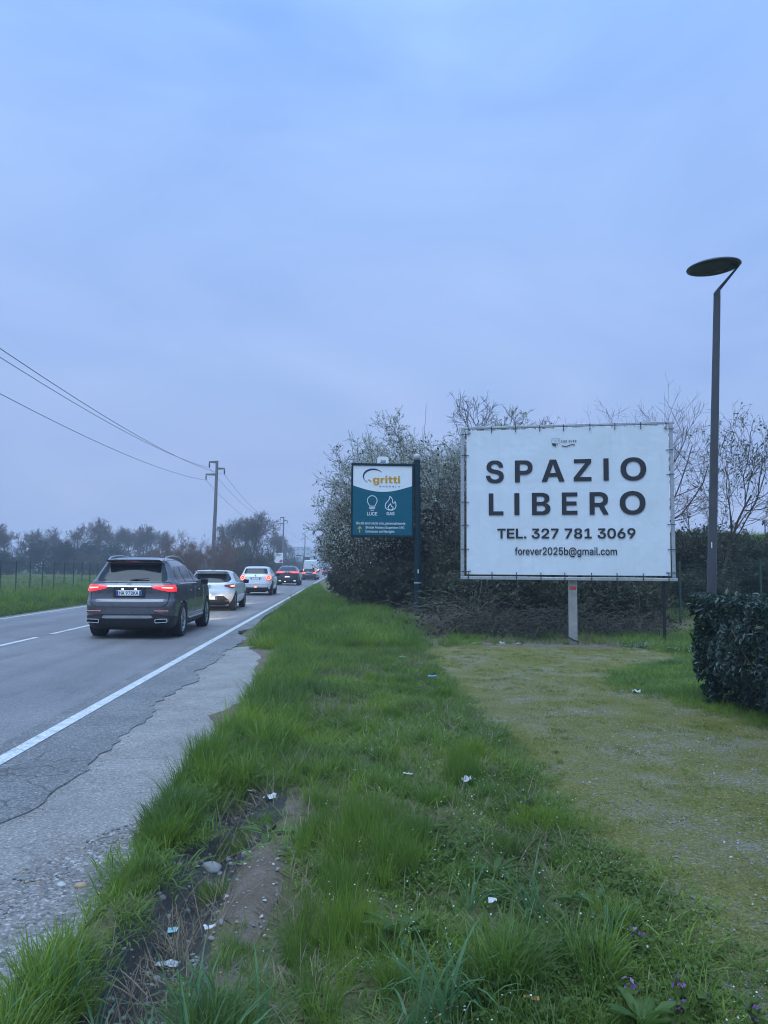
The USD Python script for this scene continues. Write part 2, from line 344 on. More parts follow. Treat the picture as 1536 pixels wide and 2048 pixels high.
M['roof'] = mat('brown_roof_tiles', (.16, .10, .085), .9, var=.25, scale=3)
M['wall_far'] = mat('pale_wall', (.42, .41, .41), .8, var=.1, scale=.5)
M['wall_ochre'] = mat('ochre_wall', (.38, .27, .16), .8, var=.1, scale=.5)
M['window_far'] = mat('far_window_glass', (.03, .035, .04), .15)
M['sign_dark'] = mat('dark_sign_panel', (.012, .025, .05), .5)
M['sign_red'] = mat('red_print', (.45, .05, .04), .5)

# ------------------------------------------------------------------ the ground
ROAD_L, ROAD_R, EDGE = -10.35, -2.07, -2.70
def edge_x(y):
    """Ragged right edge of the tarmac."""
    y = np.asarray(y, float)
    p = np.stack([y * 1.1, y * 0, y * 0], -1)
    p2 = np.stack([y * 6, y * 0 + 3, y * 0], -1)
    return np.where(y < 15.5, ROAD_R, ROAD_R - .35 * ss(15.5, 20, y)) + .26 * (meshkit.noise(p, 5) - .5) + .09 * (meshkit.noise(p2, 6) - .5)

def H(x, y):
    x, y = np.asarray(x, float), np.asarray(y, float)
    p = np.stack([x, y, 0 * x], -1)
    z = .05 * (meshkit.fbm(p * .9, 3, 1) - .5) + .03 * (meshkit.fbm(p * 5., 3, 2) - .5)
    z = z + .05 * np.exp(-((x + .98) / .22) ** 2) * ss(15, 12, y)                       # turf lip along the apron
    dx = -.70 + .05 * np.sin(y * 1.7)
    z = z - .15 * np.exp(-((x - dx) / .17) ** 2) * ss(6.0, 5.2, y)                      # wet gully
    z = z + .04 * np.exp(-((x + .42) / .16) ** 2) * ss(4.7, 4.2, y)
    cx = np.interp(y, [2, 4, 6, 8, 11, 15], [2.5, 3., 3.1, 2.9, 2.6, 3.])
    z = z - (.035 * np.exp(-((x - cx + .72) / .2) ** 2) + .035 * np.exp(-((x - cx - .72) / .2) ** 2)) * ss(15, 12, y) * 2.2
    flat = ss(1.15, 1.5, x) * ss(16.5, 15.0, y)
    z = z * (1 - .65 * flat)
    z = np.where(x < -1.05, z + (-.055 - z) * ss(-1.02, -1.18, x) * ss(17.5, 15.5, y), z)
    z = np.where(x < -2.0, z + (-.03 - z) * ss(-2.0, -2.3, x), z)
    z = z + 2.55 * ss(20.5, 33., y + .6 * meshkit.noise(p * .5, 8)) * ss(5.5, 11.5, x) + .35 * ss(4, 12, x) * ss(17, 21, y)
    z = z + .5 * ss(33, 45, y) * ss(8, 14, x) * (meshkit.noise(p * .12, 9) - .3)
    z = z + .15 * ss(17, 21, y) * ss(-1.5, .5, x) * ss(5, 3, x)
    return z

def grid(xs, ys, hf):
    X, Y = np.meshgrid(xs, ys)
    V = np.stack([X, Y, hf(X, Y)], -1).reshape(-1, 3)
    i = (np.arange(len(ys) - 1)[:, None] * len(xs) + np.arange(len(xs) - 1)[None]).ravel()
    n = len(xs)
    return V, np.vstack([np.c_[i, i + 1, i + n + 1], np.c_[i, i + n + 1, i + n]])

xs = np.r_[np.arange(-2.35, 1.6, .05), np.arange(1.6, 5, .12), np.arange(5, 20, .5), np.arange(20, 62, 3.)]
ys = np.r_[np.arange(-2, 1.5, .5), np.arange(1.5, 8, .06), np.arange(8, 20, .15), np.arange(20, 50, .6), np.arange(50, 140, 3.), np.arange(140, 420, 20.)]
obj('verge', grid(xs, ys, H), M['verge'], smooth=True, kind='structure')
obj('ground', grid(np.linspace(-1250, 1250, 26), np.linspace(-250, 1450, 18), lambda X, Y: 0 * X - .35), M['field'], kind='structure')
def HL(x, y):
    p = np.stack([x, y, 0 * x], -1)
    return -.03 + .12 * ss(-10.6, -12., x) * meshkit.fbm(p * .6, 3, 21) + .1 * ss(-12, -60, x)
obj('field', grid(np.r_[np.arange(-260, -30, 8.), np.arange(-30, -10.29, .4)], np.r_[np.arange(-10, 90, 1.2), np.arange(90, 420, 10.)], HL), M['field'], smooth=True, kind='structure')

# tarmac with its broken edge
ye = np.r_[np.arange(-4, 20, .04), np.arange(20, 430, 5.)]
xe = edge_x(ye)
cols = [np.full_like(ye, ROAD_L), np.full_like(ye, -6.4), np.full_like(ye, -2.95), xe - .25, xe - .02, xe, xe + .004]
zz = [-.02, .03, 0., -.004, -.008, -.014, -.075]
V = np.concatenate([np.stack([c, ye, 0 * ye + z], -1) for c, z in zip(cols, zz)])
n = len(ye); F = []
for k in range(len(cols) - 1):
    a = np.arange(n - 1) + k * n
    F += [np.c_[a, a + n, a + n + 1], np.c_[a, a + n + 1, a + 1]]
road_v, road_f = V, np.vstack(F)
split = (np.arange(len(cols) - 1) < 2).repeat(2 * (n - 1))
def compact(v, f):
    u, i = np.unique(f, return_inverse=True)
    return v[u], i.reshape(f.shape)
obj('road', compact(road_v, road_f[split]), M['asphalt'], smooth=True, kind='structure')
obj('road_shoulder', compact(road_v, road_f[~split]), M['shoulder'], smooth=40, kind='structure')
# pale apron between the tarmac and the turf, and its gravelly near end
def sheet(poly, hf, step, lift, name, m, **kw):
    x0, y0, x1, y1 = poly.bounds
    gx, gy = np.meshgrid(np.arange(x0, x1, step), np.arange(y0, y1, step))
    P = np.c_[gx.ravel(), gy.ravel()]
    P = P[shapely.contains_xy(poly.buffer(-step * .4), P[:, 0], P[:, 1])]
    B = np.array(shapely.segmentize(poly, step * .8).exterior.coords)[:-1]
    P = np.vstack([P, B]); t = Delaunay(P).simplices
    c = P[t].mean(1); t = t[shapely.contains_xy(poly, c[:, 0], c[:, 1])]
    d1, d2 = P[t[:, 1]] - P[t[:, 0]], P[t[:, 2]] - P[t[:, 0]]
    t[d1[:, 0] * d2[:, 1] - d1[:, 1] * d2[:, 0] < 0] = t[d1[:, 0] * d2[:, 1] - d1[:, 1] * d2[:, 0] < 0][:, ::-1]
    e = np.clip(shapely.distance(poly.exterior, shapely.points(P)) / max(step * 2, .05), 0, 1)
    return obj(name, (np.c_[P, hf(P[:, 0], P[:, 1]) + lift * (.35 + .65 * e)], t), m, smooth=True, **kw)

def rag(pts, amp, seed, step=.12, freq=2.5):
    """An outline made uneven."""
    g = shapely.segmentize(Polygon(pts), step)
    c = np.array(g.exterior.coords)[:-1]
    q = np.c_[c * freq, 0 * c[:, 0]]
    return Polygon(np.c_[c[:, 0] + amp * (meshkit.noise(q, seed) - .5) * 2, c[:, 1] + amp * (meshkit.noise(q, seed + 1) - .5) * 2]).buffer(0)

def HA(x, y):
    p = np.stack([x, y, 0 * x], -1)
    return -.029 + .012 * (meshkit.fbm(p * 2.5, 3, 31) - .5)
ap = rag([(-2.4, -1), (-1.12, -1), (-1.10, 4), (-1.16, 6), (-1.05, 9), (-1.02, 12.6), (-1.3, 14.2), (-1.75, 15.6), (-2.4, 15.2)], .06, 41)
sheet(ap, HA, .11, .004, 'apron', M['apron'], kind='structure')
gr = rag([(-2.3, -1), (-1.05, -1), (-1.02, 5.3), (-1.25, 4.95), (-1.55, 4.35), (-1.78, 3.7), (-2.0, 2.9), (-2.3, 2.2)], .09, 43)
gravel_prim = sheet(gr, lambda x, y: HA(x, y) + .004 + .02 * (meshkit.fbm(np.stack([x, y, 0 * x], -1) * 9, 3, 33) - .4), .05, .006, 'gravel_bed', M['gravel'], kind='structure')
sheet(rag([(-1.2, 7.6), (-1.02, 7.6), (-1.0, 9.3), (-1.25, 9.0), (-1.38, 8.4)], .08, 47), HA, .08, .009, 'dirt_patch', M['dirt'], kind='structure')
sheet(rag([(-1.35, 12.0), (-1.0, 11.4), (-.95, 14.6), (-1.6, 15.8), (-1.8, 15.3), (-1.45, 14.)], .08, 48), lambda x, y: np.maximum(HA(x, y), H(x, y)), .1, .010, 'dirt_patch', M['dirt'], kind='structure')
# wet gully, bare dirt, mossy lot
sheet(rag([(-.97, 1.), (-.46, 1.), (-.46, 3.), (-.54, 3.7), (-.48, 4.5), (-.30, 5.0), (-.26, 5.7), (-.62, 6.0), (-.84, 5.3), (-.93, 4.2), (-.95, 3.)], .07, 51, freq=4.), H, .05, .006, 'mud', M['mud'], kind='structure')
sheet(rag([(-.52, 2.9), (-.34, 2.9), (-.28, 3.6), (-.30, 4.2), (-.36, 4.5), (-.52, 4.4), (-.56, 3.9), (-.50, 3.4)], .08, 53, freq=5.), H, .04, .010, 'dirt_patch', M['dirt'], kind='structure')
sheet(rag([(-.45, 5.0), (-.15, 4.9), (-.1, 5.9), (-.4, 6.0)], .07, 54), H, .05, .010, 'dirt_patch', M['dirt'], kind='structure')
lotp = rag([(1.34, 1.), (4.6, 1.), (4.35, 7.), (4.05, 9.5), (3.6, 10.5), (4.3, 12), (5.8, 13.2), (6.2, 14.6), (4.9, 15.3), (2.4, 15.6), (1.6, 14.6), (1.42, 10.), (1.38, 5.)], .16, 57)
sheet(lotp, H, .12, .008, 'gravel_lot', M['lot'], kind='structure')
sheet(rag([(4.0, 15.1), (5.4, 14.9), (5.6, 15.8), (4.4, 16.0), (2.8, 16.1), (3., 15.6)], .12, 58), H, .1, .014, 'dirt_patch', M['dirt'], kind='structure')

# painted lines
def zroad(x):
    return np.interp(x, [ROAD_L, -6.4, -2.95, -2.3], [-.02, .03, 0, -.004])
def line(name, x, w, y0, y1, step=1.0):
    yy = np.arange(y0, y1 + step, step)
    V = np.concatenate([np.stack([np.full_like(yy, xx), yy, zroad(np.full_like(yy, xx)) + .005], -1) for xx in (x - w / 2, x + w / 2)])
    k = len(yy); a = np.arange(k - 1)
    obj(name, (V, np.vstack([np.c_[a, a + k, a + k + 1], np.c_[a, a + k + 1, a + 1]])), M['paint'], kind='structure')
line('edge_line', EDGE, .13, -2, 420)
line('edge_line', -9.93, .13, -2, 420)
for k in range(14):
    y0 = 17.65 - 5.6 * 3 + 5.6 * k
    line('centre_line_dash', -6.45, .13, y0, y0 + 4.8, 2.4)

# ------------------------------------------------------------------ billboard
def flat(g, d, y, t=.003):
    """Outlines in (u, v) as a thin plate standing at local y, facing -y."""
    v, f = extrude(g, t)
    return np.c_[v[:, 0], y - v[:, 2], v[:, 1]], f
board = thing('billboard', 'large white vinyl billboard reading SPAZIO LIBERO on one square post', 'billboard', (4.63, 15.70, 0), -14.1)
BW, BH, BZ = 4.11, 3.065, 1.43
gx, gz = np.meshgrid(np.linspace(-BW / 2, BW / 2, 84), np.linspace(0, BH, 62))
tie_u = [-2.022, -1.524, -1.017, -.516, -.031, .505, 1.006, 1.519, 2.013]
def banner_y(u, v):
    u, v = np.asarray(u, float), np.asarray(v, float)
    e = np.minimum(np.minimum(u + BW / 2, BW / 2 - u), np.minimum(v, BH - v))
    w = .022 * (meshkit.fbm(np.stack([u * 1.3, v * 1.3, 0 * u], -1), 3, 61) - .5)
    pull = sum(np.exp(-((u - t) / .10) ** 2) for t in tie_u) * (np.exp(-v / .18) + np.exp(-(BH - v) / .18)) * .014
    fold = .007 * np.exp(-(((u + 1.8) - (BH - v - .28) * 1.5) / .05) ** 2) * ss(.6, .3, BH - v) + .007 * np.exp(-(((u + 1.85) - (v - .12) * -.9 - .3) / .05) ** 2) * ss(.5, .2, v)
    seam = .003 * sum(np.exp(-((v - s) / .012) ** 2) for s in (.42, .74, 1.12, 1.8, 2.1, 2.55)) + .003 * np.exp(-((u - 1.05) / .01) ** 2) + .003 * np.exp(-((u + 1.05) / .01) ** 2)
    return w + pull - fold - seam
i = (np.arange(61)[:, None] * 84 + np.arange(83)[None]).ravel()
BF = np.vstack([np.c_[i, i + 1, i + 85], np.c_[i, i + 85, i + 84]])
obj('banner', (np.c_[gx.ravel(), banner_y(gx, gz).ravel(), gz.ravel() + BZ], BF), M['banner'], board, smooth=True)
obj('backing_board', bev(0, .05, BZ + BH / 2, BW - .1, .03, BH - .1), M['steel'], board)
fr = .055
for nm, c, s in (('frame_rail', (0, .02, BZ - .075), (BW + .26, .06, .065)), ('frame_rail', (0, .02, BZ + BH + .062), (BW + .26, .06, .05)),
                 ('frame_rail', (-BW / 2 - .09, .02, BZ + BH / 2), (.075, .058, BH + .074)), ('frame_rail', (BW / 2 + .06, .02, BZ + BH / 2), (.07, .058, BH + .074))):
    obj(nm, bev(*c, *s, .006), M['steel'], board)
obj('post', bev(.13, .14, (BZ + BH) / 2, .175, .15, BZ + BH, .012), M['concrete'], board)
obj('post', bev(2.0, .55, 1.6, .06, .06, 3.2, .006), M['darksteel'], board, label='thin dark rear post')
obj('brace', tube([(2.0, .5, 2.9), (2.0, .1, 3.2)], .02), M['darksteel'], board)
obj('red_label', bev(.13, .063, 1.16, .13, .004, .07, .001), M['redtag'], board)
obj('base_wire', tube([(.03, .05, .16), (.13, .05, .10), (.23, .06, .07)], .012), M['tie'], board)
for u in tie_u:
    for z0, z1 in ((BZ - .10, BZ + .05), (BZ + BH - .06, BZ + BH + .085)):
        obj('tie', tube([(u, -.02, z0), (u + .005, -.028, (z0 + z1) / 2), (u, -.012, z1)], .009, 5), M['tie'], board)
for sgn, vs in ((-1, (2.99, 2.53, 1.53, 1.04, .53, .06)), (1, (2.99, 2.56, 2.06, 1.04, .53, .06))):
    for v in vs:
        a, b = (sgn * BW / 2 - sgn * .05, sgn * (BW / 2 + .11))
        obj('tie', tube([(a, -.012, BZ + v), ((a + b) / 2, -.028, BZ + v + .004), (b, -.02, BZ + v)], .008, 5), M['tie'], board)
for sx, sz in ((-1, 0), (1, 0), (-1, 1), (1, 1)):
    obj('eyelet', move(revolve([(.008, 0), (.02, 0), (.02, .004), (.008, .004)], 'y', 12), (sx * (BW / 2 - .07), -.03, BZ + (.06 if not sz else BH - .06))), M['darksteel'], board)
LET = [('S', (-1.640, 1.930, -1.269, 2.416)), ('P', (-1.034, 1.941, -.668, 2.406)), ('A', (-.482, 1.945, -.016, 2.410)), ('Z', (.171, 1.949, .529, 2.407)), ('I', (.769, 1.952, .874, 2.414)), ('O', (1.109, 1.943, 1.614, 2.426)),
       ('L', (-1.584, 1.249, -1.279, 1.714)), ('I', (-1.051, 1.251, -.947, 1.713)), ('B', (-.685, 1.250, -.310, 1.713)), ('E', (-.074, 1.250, .239, 1.715)), ('R', (.484, 1.249, .863, 1.715)), ('O', (1.083, 1.243, 1.588, 1.729))]
def on_banner(name, g, m=M['ink'], **kw):
    v, f = extrude(shapely.segmentize(g, .25), .003)
    y = banner_y(v[:, 0], v[:, 1])
    obj(name, (np.c_[v[:, 0], y - .012 - v[:, 2], v[:, 1] + BZ], f), m, board, **kw)
for ch, b in LET:
    on_banner('letter_' + ch.lower(), fit(text_poly(ch, 700), *b))
tel = fit(text_poly('TEL. 327 781 3069', 700), -1.410, .755, 1.385, .968)
words, last_x = [], None
for g in sorted(geoms(tel), key=lambda q: q.bounds[0]):
    if last_x is None or g.bounds[0] - last_x > .055: words.append([])
    words[-1].append(g); last_x = g.bounds[2]
for w_ in words: on_banner('phone_number', unary_union(w_))
on_banner('email_line', fit(text_poly('forever2025b@gmail.com', 600), -1.045, .372, 1.016, .575))
on_banner('logo_lettering', fit(text_poly('FOR EVER', 600, .28), -.075, 2.768, .232, 2.813))
tt = np.linspace(0, 1, 30)
wave = LineString(np.c_[-.062 + .258 * tt, 2.703 + .016 * np.cos(tt * 2 * math.pi * .95 + .1 + math.pi * .0) * -1 * np.cos(math.pi * 0) + .0 * tt]).buffer(.0085)
wave = LineString(np.c_[-.062 + .258 * tt, 2.700 - .017 * np.sin(tt * 2 * math.pi * .92)]).buffer(.0085)
on_banner('logo_wave', wave)
face = sbox(-.268, 2.752, -.100, 2.848); face = face.difference(face.buffer(-.004))
mark = unary_union([face, Point(-.198, 2.800).buffer(.009), Point(-.137, 2.801).buffer(.009), Polygon([(-.270, 2.752), (-.186, 2.744), (-.186, 2.716), (-.182, 2.655), (-.194, 2.700), (-.246, 2.702)]), Polygon([(-.172, 2.744), (-.156, 2.744), (-.148, 2.706), (-.162, 2.706)])])
on_banner('logo_mark', mark)

# ------------------------------------------------------------------ energy company sign on a teal post
K = .002640
sign = thing('roadside_sign', 'teal and white energy advertising sign hung on a round teal post', 'sign', (0, 22.75, 0))
SX0, SZ0 = .245, 2.985           # left edge and bottom of the panel
def su(X): return SX0 + (X - 133) * K * 1.012
def sv(Y): return SZ0 - .53 + (1040 - Y) * K
def sbx(X0, Y0, X1, Y1, y, t, r=.008):
    x0, x1, z0, z1 = su(X0), su(X1), sv(Y1), sv(Y0)
    return bev((x0 + x1) / 2, y, (z0 + z1) / 2, x1 - x0, t, z1 - z0, r)
obj('frame', cat_mesh([sbx(133, 205, 832, 232, 0, .16), sbx(133, 1013, 832, 1040, 0, .16), sbx(133, 232, 152, 1013, 0, .16), sbx(812, 232, 832, 1013, 0, .16)]), M['teal_post'], sign)
obj('white_panel', sbx(152, 232, 812, 1013, 0, .11, .004), M['white_print'], sign)
arc = [(su(152), sv(1013)), (su(812), sv(1013))] + [(su(812 - 660 * t), sv(458 + 70 * math.sin(math.pi * t))) for t in np.linspace(0, 1, 25)]
PF = -.057
def on_sign(name, g, m, lift=0.): obj(name, flat(g, 0, PF - lift), M[m], sign)
on_sign('teal_field', Polygon(arc), 'teal_print')
def pl(pts, w, cap='round'): return LineString([(su(x), sv(y)) for x, y in pts]).buffer(w * K / 2, cap_style=cap)
th = np.linspace(math.radians(-38), math.radians(-232), 40)
def sarc(cx, cy, rx, ry): return [(cx + rx * math.cos(a), cy + ry * math.sin(a)) for a in th]
oc, ic = sarc(380, 355, 112, 82), sarc(392, 361, 108, 76)
ring = unary_union([LineString([(su(x), sv(y)) for x, y in oc[k:k + 2]]).buffer(K * (2.5 + 8 * math.sin(math.pi * min(k / 39 * 1.15, 1)))) for k in range(39)])
on_sign('logo_arc', ring, 'navy_print')
on_sign('logo_spark', unary_union([pl([(318, 400), (330, 388), (334, 412)], 6), pl([(336, 395), (350, 400), (352, 425)], 7)]), 'orange_print')
on_sign('logo_name', fit(text_poly('gritti', 800), su(373), sv(452), su(678), sv(345)), 'orange_print')
on_sign('logo_subtitle', fit(text_poly('ENERGIA', 500, .75), su(450), sv(474), su(675), sv(458)), 'navy_print')
bulb = Point(su(368), sv(628)).buffer(58 * K)
bulb = unary_union([bulb, Polygon([(su(318), sv(655)), (su(418), sv(655)), (su(400), sv(694)), (su(340), sv(694))])])
on_sign('bulb_outline', unary_union([bulb.difference(bulb.buffer(-7 * K))] + [pl([(338, y), (398, y)], 7) for y in (707, 719)] + [pl([(352, 736), (386, 736)], 7)]), 'white_print', .006)
fl = [(560, 572), (558, 600), (540, 628), (516, 655), (508, 685), (518, 718), (545, 736), (590, 738), (622, 722), (637, 690), (634, 655), (624, 628), (612, 645), (604, 660), (598, 640), (596, 612), (582, 586)]
fi = [(571, 655), (552, 680), (540, 702), (548, 728), (575, 736), (596, 728), (606, 708), (598, 690), (588, 696), (580, 672)]
def outline(pts, w):
    g = Polygon([(su(x), sv(y)) for x, y in pts]).buffer(6 * K).buffer(-6 * K)
    return g.difference(g.buffer(-w * K))
on_sign('flame_outline', unary_union([outline(fl, 8), outline(fi, 8)]), 'white_print', .006)
on_sign('word_luce', fit(text_poly('LUCE', 600), su(312), sv(796), su(424), sv(756)), 'white_print', .006)
on_sign('word_gas', fit(text_poly('GAS', 600), su(528), sv(791), su(616), sv(753)), 'white_print', .006)
on_sign('address_line', fit(text_poly('Da 60 anni vicini a te, personalmente', 600, opsz=14), su(194), sv(904), su(737), sv(868)), 'white_print', .006)
on_sign('address_line', fit(text_poly('Strada Padana Superiore 19C', 600, opsz=14), su(297), sv(950), su(727), sv(916)), 'white_print', .006)
on_sign('address_line', fit(text_poly('Cernusco sul Naviglio', 600, opsz=14), su(295), sv(996), su(616), sv(960)), 'white_print', .006)
on_sign('arrow', unary_union([pl([(232, 990), (232, 926)], 9), pl([(212, 944), (232, 922), (252, 944)], 10)]), 'yellow_print', .006)
plate = sbox(su(420), sv(207), su(548), sv(125)); plate = plate.buffer(-.08).buffer(.08).union(sbox(su(420), sv(207), su(548), sv(180)))
obj('top_plate', flat(plate, 0, .03, .04), M['white_print'], sign)
on_top = unary_union([fit(text_poly('ipo', 500), su(462), sv(196), su(516), sv(158)), pl([(455, 190), (516, 190)], 5)])
obj('top_plate_mark', flat(on_top, 0, -.013, .003), M['navy_print'], sign)
px = su(868); base_x = 2.235
obj('post', tube([(base_x, .0, 0), (base_x + .01, 0, 1.9), (px, 0, 4.78)], [.098, .097, .095], 20), M['teal_post'], sign, smooth=40)
obj('finial', move(revolve([(0, -.10)] + [(.105 * math.sin(a), -.105 * math.cos(a)) for a in np.linspace(.5, math.pi, 14)], n=20), (px, 0, 4.87)), M['stone_ball'], sign, smooth=40)
obj('collar', move(revolve([(.09, 0), (.112, 0), (.112, .045), (.09, .045)], n=24), (base_x + .01, 0, 1.10)), M['steel'], sign, smooth=30)
obj('post_label', bev(base_x + .01, -.1, 1.46, .03, .006, .11, .001), M['white_tag'], sign)
obj('bracket', bev((su(832) + px - .08) / 2, 0, sv(950), px - .06 - su(832), .08, .06), M['teal_post'], sign)
obj('bracket', bev((su(832) + px - .08) / 2, 0, sv(290), px - .06 - su(832), .08, .06), M['teal_post'], sign)
obj('bolt', move(revolve([(0, 0), (.03, 0), (.03, .02), (0, .02)], 'y', 12), (su(300), -.06, sv(1052))), M['steel'], sign)

# ------------------------------------------------------------------ street lamp at the end of the hedge
lamp = thing('street_lamp', 'tall grey street lamp with flat oval head rising from the hedge end', 'street lamp', (4.53, 9.31, 0))
obj('pole', tube([(0, 0, -.1), (.02, 0, .9), (.20, 0, 5.02)], [.062, .058, .042], 20), M['lamp_grey'], lamp, smooth=40)
obj('pole_tip', m3.Manifold.hull_points(np.array([(.20 + .042 * math.cos(a), .042 * math.sin(a), 5.02) for a in np.linspace(0, 6.28, 14)] + [(.20 + .042 * math.cos(a), .042 * math.sin(a), 5.06 + .055 * (1 + math.cos(a))) for a in np.linspace(0, 6.28, 14)], float)), M['lamp_grey'], lamp, smooth=30)
obj('arm', m3.Manifold.hull_points(np.array([(x, y, z) for y in (-.03, .03) for x, z in ((.165, 5.065), (.225, 5.09), (.245, 5.17), (.50, 5.455), (.525, 5.465), (.42, 5.36))], float)), M['lamp_dark'], lamp)
hd = []
for a in np.linspace(0, 2 * math.pi, 41)[:-1]:
    hd.append((math.cos(a), math.sin(a)))
hd = np.array(hd)
hv = []
for s, z in ((.001, .050), (.5, .046), (.82, .034), (.97, .014), (1.0, 0.), (.985, -.012), (.9, -.022), (.88, -.018), (.001, -.018)):
    hv.append(np.c_[hd[:, 0] * .335 * s, hd[:, 1] * .30 * s, np.full(40, z)])
hv = np.concatenate(hv); hf = []
for k in range(8):
    a = np.arange(40) + k * 40; b = (np.arange(40) + 1) % 40 + k * 40
    hf += [np.c_[a, a + 40, b + 40], np.c_[a, b + 40, b]]
hf = np.vstack(hf)
tl = math.radians(-4.5); Mt = np.array([[math.cos(tl), 0, math.sin(tl)], [0, 1, 0], [-math.sin(tl), 0, math.cos(tl)]])
head_at = np.array((.165, 0, 5.412))
obj('head', (hv @ Mt.T + head_at, hf), M['lamp_dark'], lamp, smooth=40)
lens = np.r_[[[0, 0]], hd * .85]
lv = np.c_[lens[:, 0] * .335, lens[:, 1] * .30, np.full(41, -.0205)] @ Mt.T + head_at
obj('lens', (lv, np.array([(0, 1 + (k + 1) % 40, 1 + k) for k in range(40)])), M['lamp_glass'], lamp)
obj('sticker', bev(.085 - .056, -.03, 1.86, .006, .05, .075, .001), M['white_tag'], lamp)
obj('door_hatch', bev(.03, -.057, .75, .07, .01, .3, .004), M['lamp_grey'], lamp)

# small far lamp on the bank
fl_ = thing('street_lamp', 'small dark lamp with bent flat top standing on the grass bank', 'street lamp', (19.25, 34, 2.4))
obj('pole', tube([(0, 0, 0), (0, 0, 1.25), (-.05, 0, 1.38)], .028, 8), M['lamp_dark'], fl_)
obj('head', bev(.12, 0, 1.41, .42, .2, .035), M['lamp_dark'], fl_)

# ------------------------------------------------------------------ power line along the road
POLES = [(-12.1, -8.0, 11.7), (-12.1, 74, 11.7), (-11.8, 155, 11.65), (-11.2, 232, 11.5), (-10.6, 312, 11.6)]
PL = ['', 'nearest tall concrete power pole with three arms above the russet bush', 'second concrete power pole beside the white hoarding', 'third power pole far down the road behind the van', 'farthest power pole beside the blossom bushes']
ARMS = [(-1, -.75, 0.), (1, .75, .62), (-1, -1.05, 1.2)]
for k, (x, y, h) in enumerate(POLES):
    if k == 0: continue
    t = thing('power_pole', PL[k], 'power pole', (x, y, 0))
    obj('pole', tube([(-.25, 0, -.2), (-.06, 0, h * .6), (0, 0, h)], [.20, .165, .13], 10), M['pole_concrete'], t, smooth=40)
    for sgn, dx, dz in ARMS:
        obj('arm', m3.Manifold.hull_points(np.array([(a, b, h - .12 - dz + c) for a, w in ((0, .12), (dx, .075)) for b in (-w, w) for c in (-w * .9, w * .9)], float)), M['pole_concrete'], t)
        pr = [(0, 0), (.03, 0), (.03, -.08)] + [(r, -.08 - .06 * j - o) for j in range(6) for r, o in ((.045, 0), (.095, .03), (.045, .04))] + [(.03, -.48), (0, -.5)]
        obj('insulator', move(revolve(pr[::-1], n=8), (dx * .96, 0, h - .18 - dz)), M['darksteel'], t)
CL = ['lowest of the three power cables, on the near left arms', 'upper power cable hung from the top left arms', 'power cable hung from the right hand arms']
for (sgn, dx, dz), lab in zip((ARMS[2], ARMS[0], ARMS[1]), CL):
    P = []
    for (x0, y0, h0), (x1, y1, h1) in zip(POLES[:-1], POLES[1:]):
        s = np.linspace(0, 1, 25)[:-1]
        z0, z1 = h0 - .68 - dz, h1 - .68 - dz
        P.append(np.c_[x0 + (x1 - x0) * s + dx * .96, y0 + (y1 - y0) * s, z0 + (z1 - z0) * s - 1.75 * 4 * s * (1 - s)])
    P = np.vstack(P)
    obj('power_cable', tube(P, .014, 5), M['wire'], label=lab, cat='cable', smooth=True)

# ------------------------------------------------------------------ wire fence left of the road
fence = thing('wire_fence', 'low green wire mesh fence across the field left of the road', 'fence')
mesh_parts, prev = [], None
for k in range(26):
    y = 33. + 2.45 * k; x = -13.7 - .092 * y; z = float(HL(np.array(x), np.array(y)))
    obj('post', bev(x, y, z + .88, .05, .05, 1.8, .008), M['fence_green'], fence)
    if prev is not None:
        a, b = np.array(prev), np.array((x, y, z))
        for hz in (.15, .6, 1.05, 1.5, 1.76):
            mesh_parts.append(tubes(np.array([[a + (0, 0, hz), b + (0, 0, hz)]]), np.full((1, 2), .006), 3))
        s = np.linspace(0, 1, 17)[1:-1]
        q = a[None] + (b - a)[None] * s[:, None]
        mesh_parts.append(tubes(np.stack([q + (0, 0, .05), q + (0, 0, 1.76)], 1), np.full((15, 2), .0025), 3))
    prev = (x, y, z)
obj('wire_mesh', cat_mesh(mesh_parts), M['fence_green'], fence, kind='stuff')

# wire fence at the foot of the bank on the right
fence2 = thing('wire_fence', 'green wire mesh fence at the foot of the grass bank behind the billboard', 'fence')
mesh_parts, prev = [], None
for k in range(9):
    x = 6.6 + 2.2 * k; y = 19.6 + .06 * k; z = float(H(np.array(x), np.array(y)))
    obj('post', bev(x, y, z + .78, .05, .05, 1.64, .006), M['fence_green'], fence2)
    if prev is not None:
        a, b = np.array(prev), np.array((x, y, z))
        for hz in np.arange(.1, 1.56, .2):
            mesh_parts.append(tubes(np.array([[a + (0, 0, hz), b + (0, 0, hz)]]), np.full((1, 2), .003), 3))
        s = np.linspace(0, 1, 37)[1:-1]
        q = a[None] + (b - a)[None] * s[:, None]
        mesh_parts.append(tubes(np.stack([q + (0, 0, .03), q + (0, 0, 1.55)], 1), np.full((35, 2), .0025), 3))
    prev = (x, y, z)
obj('wire_mesh', cat_mesh(mesh_parts), M['fence_green'], fence2, kind='stuff')

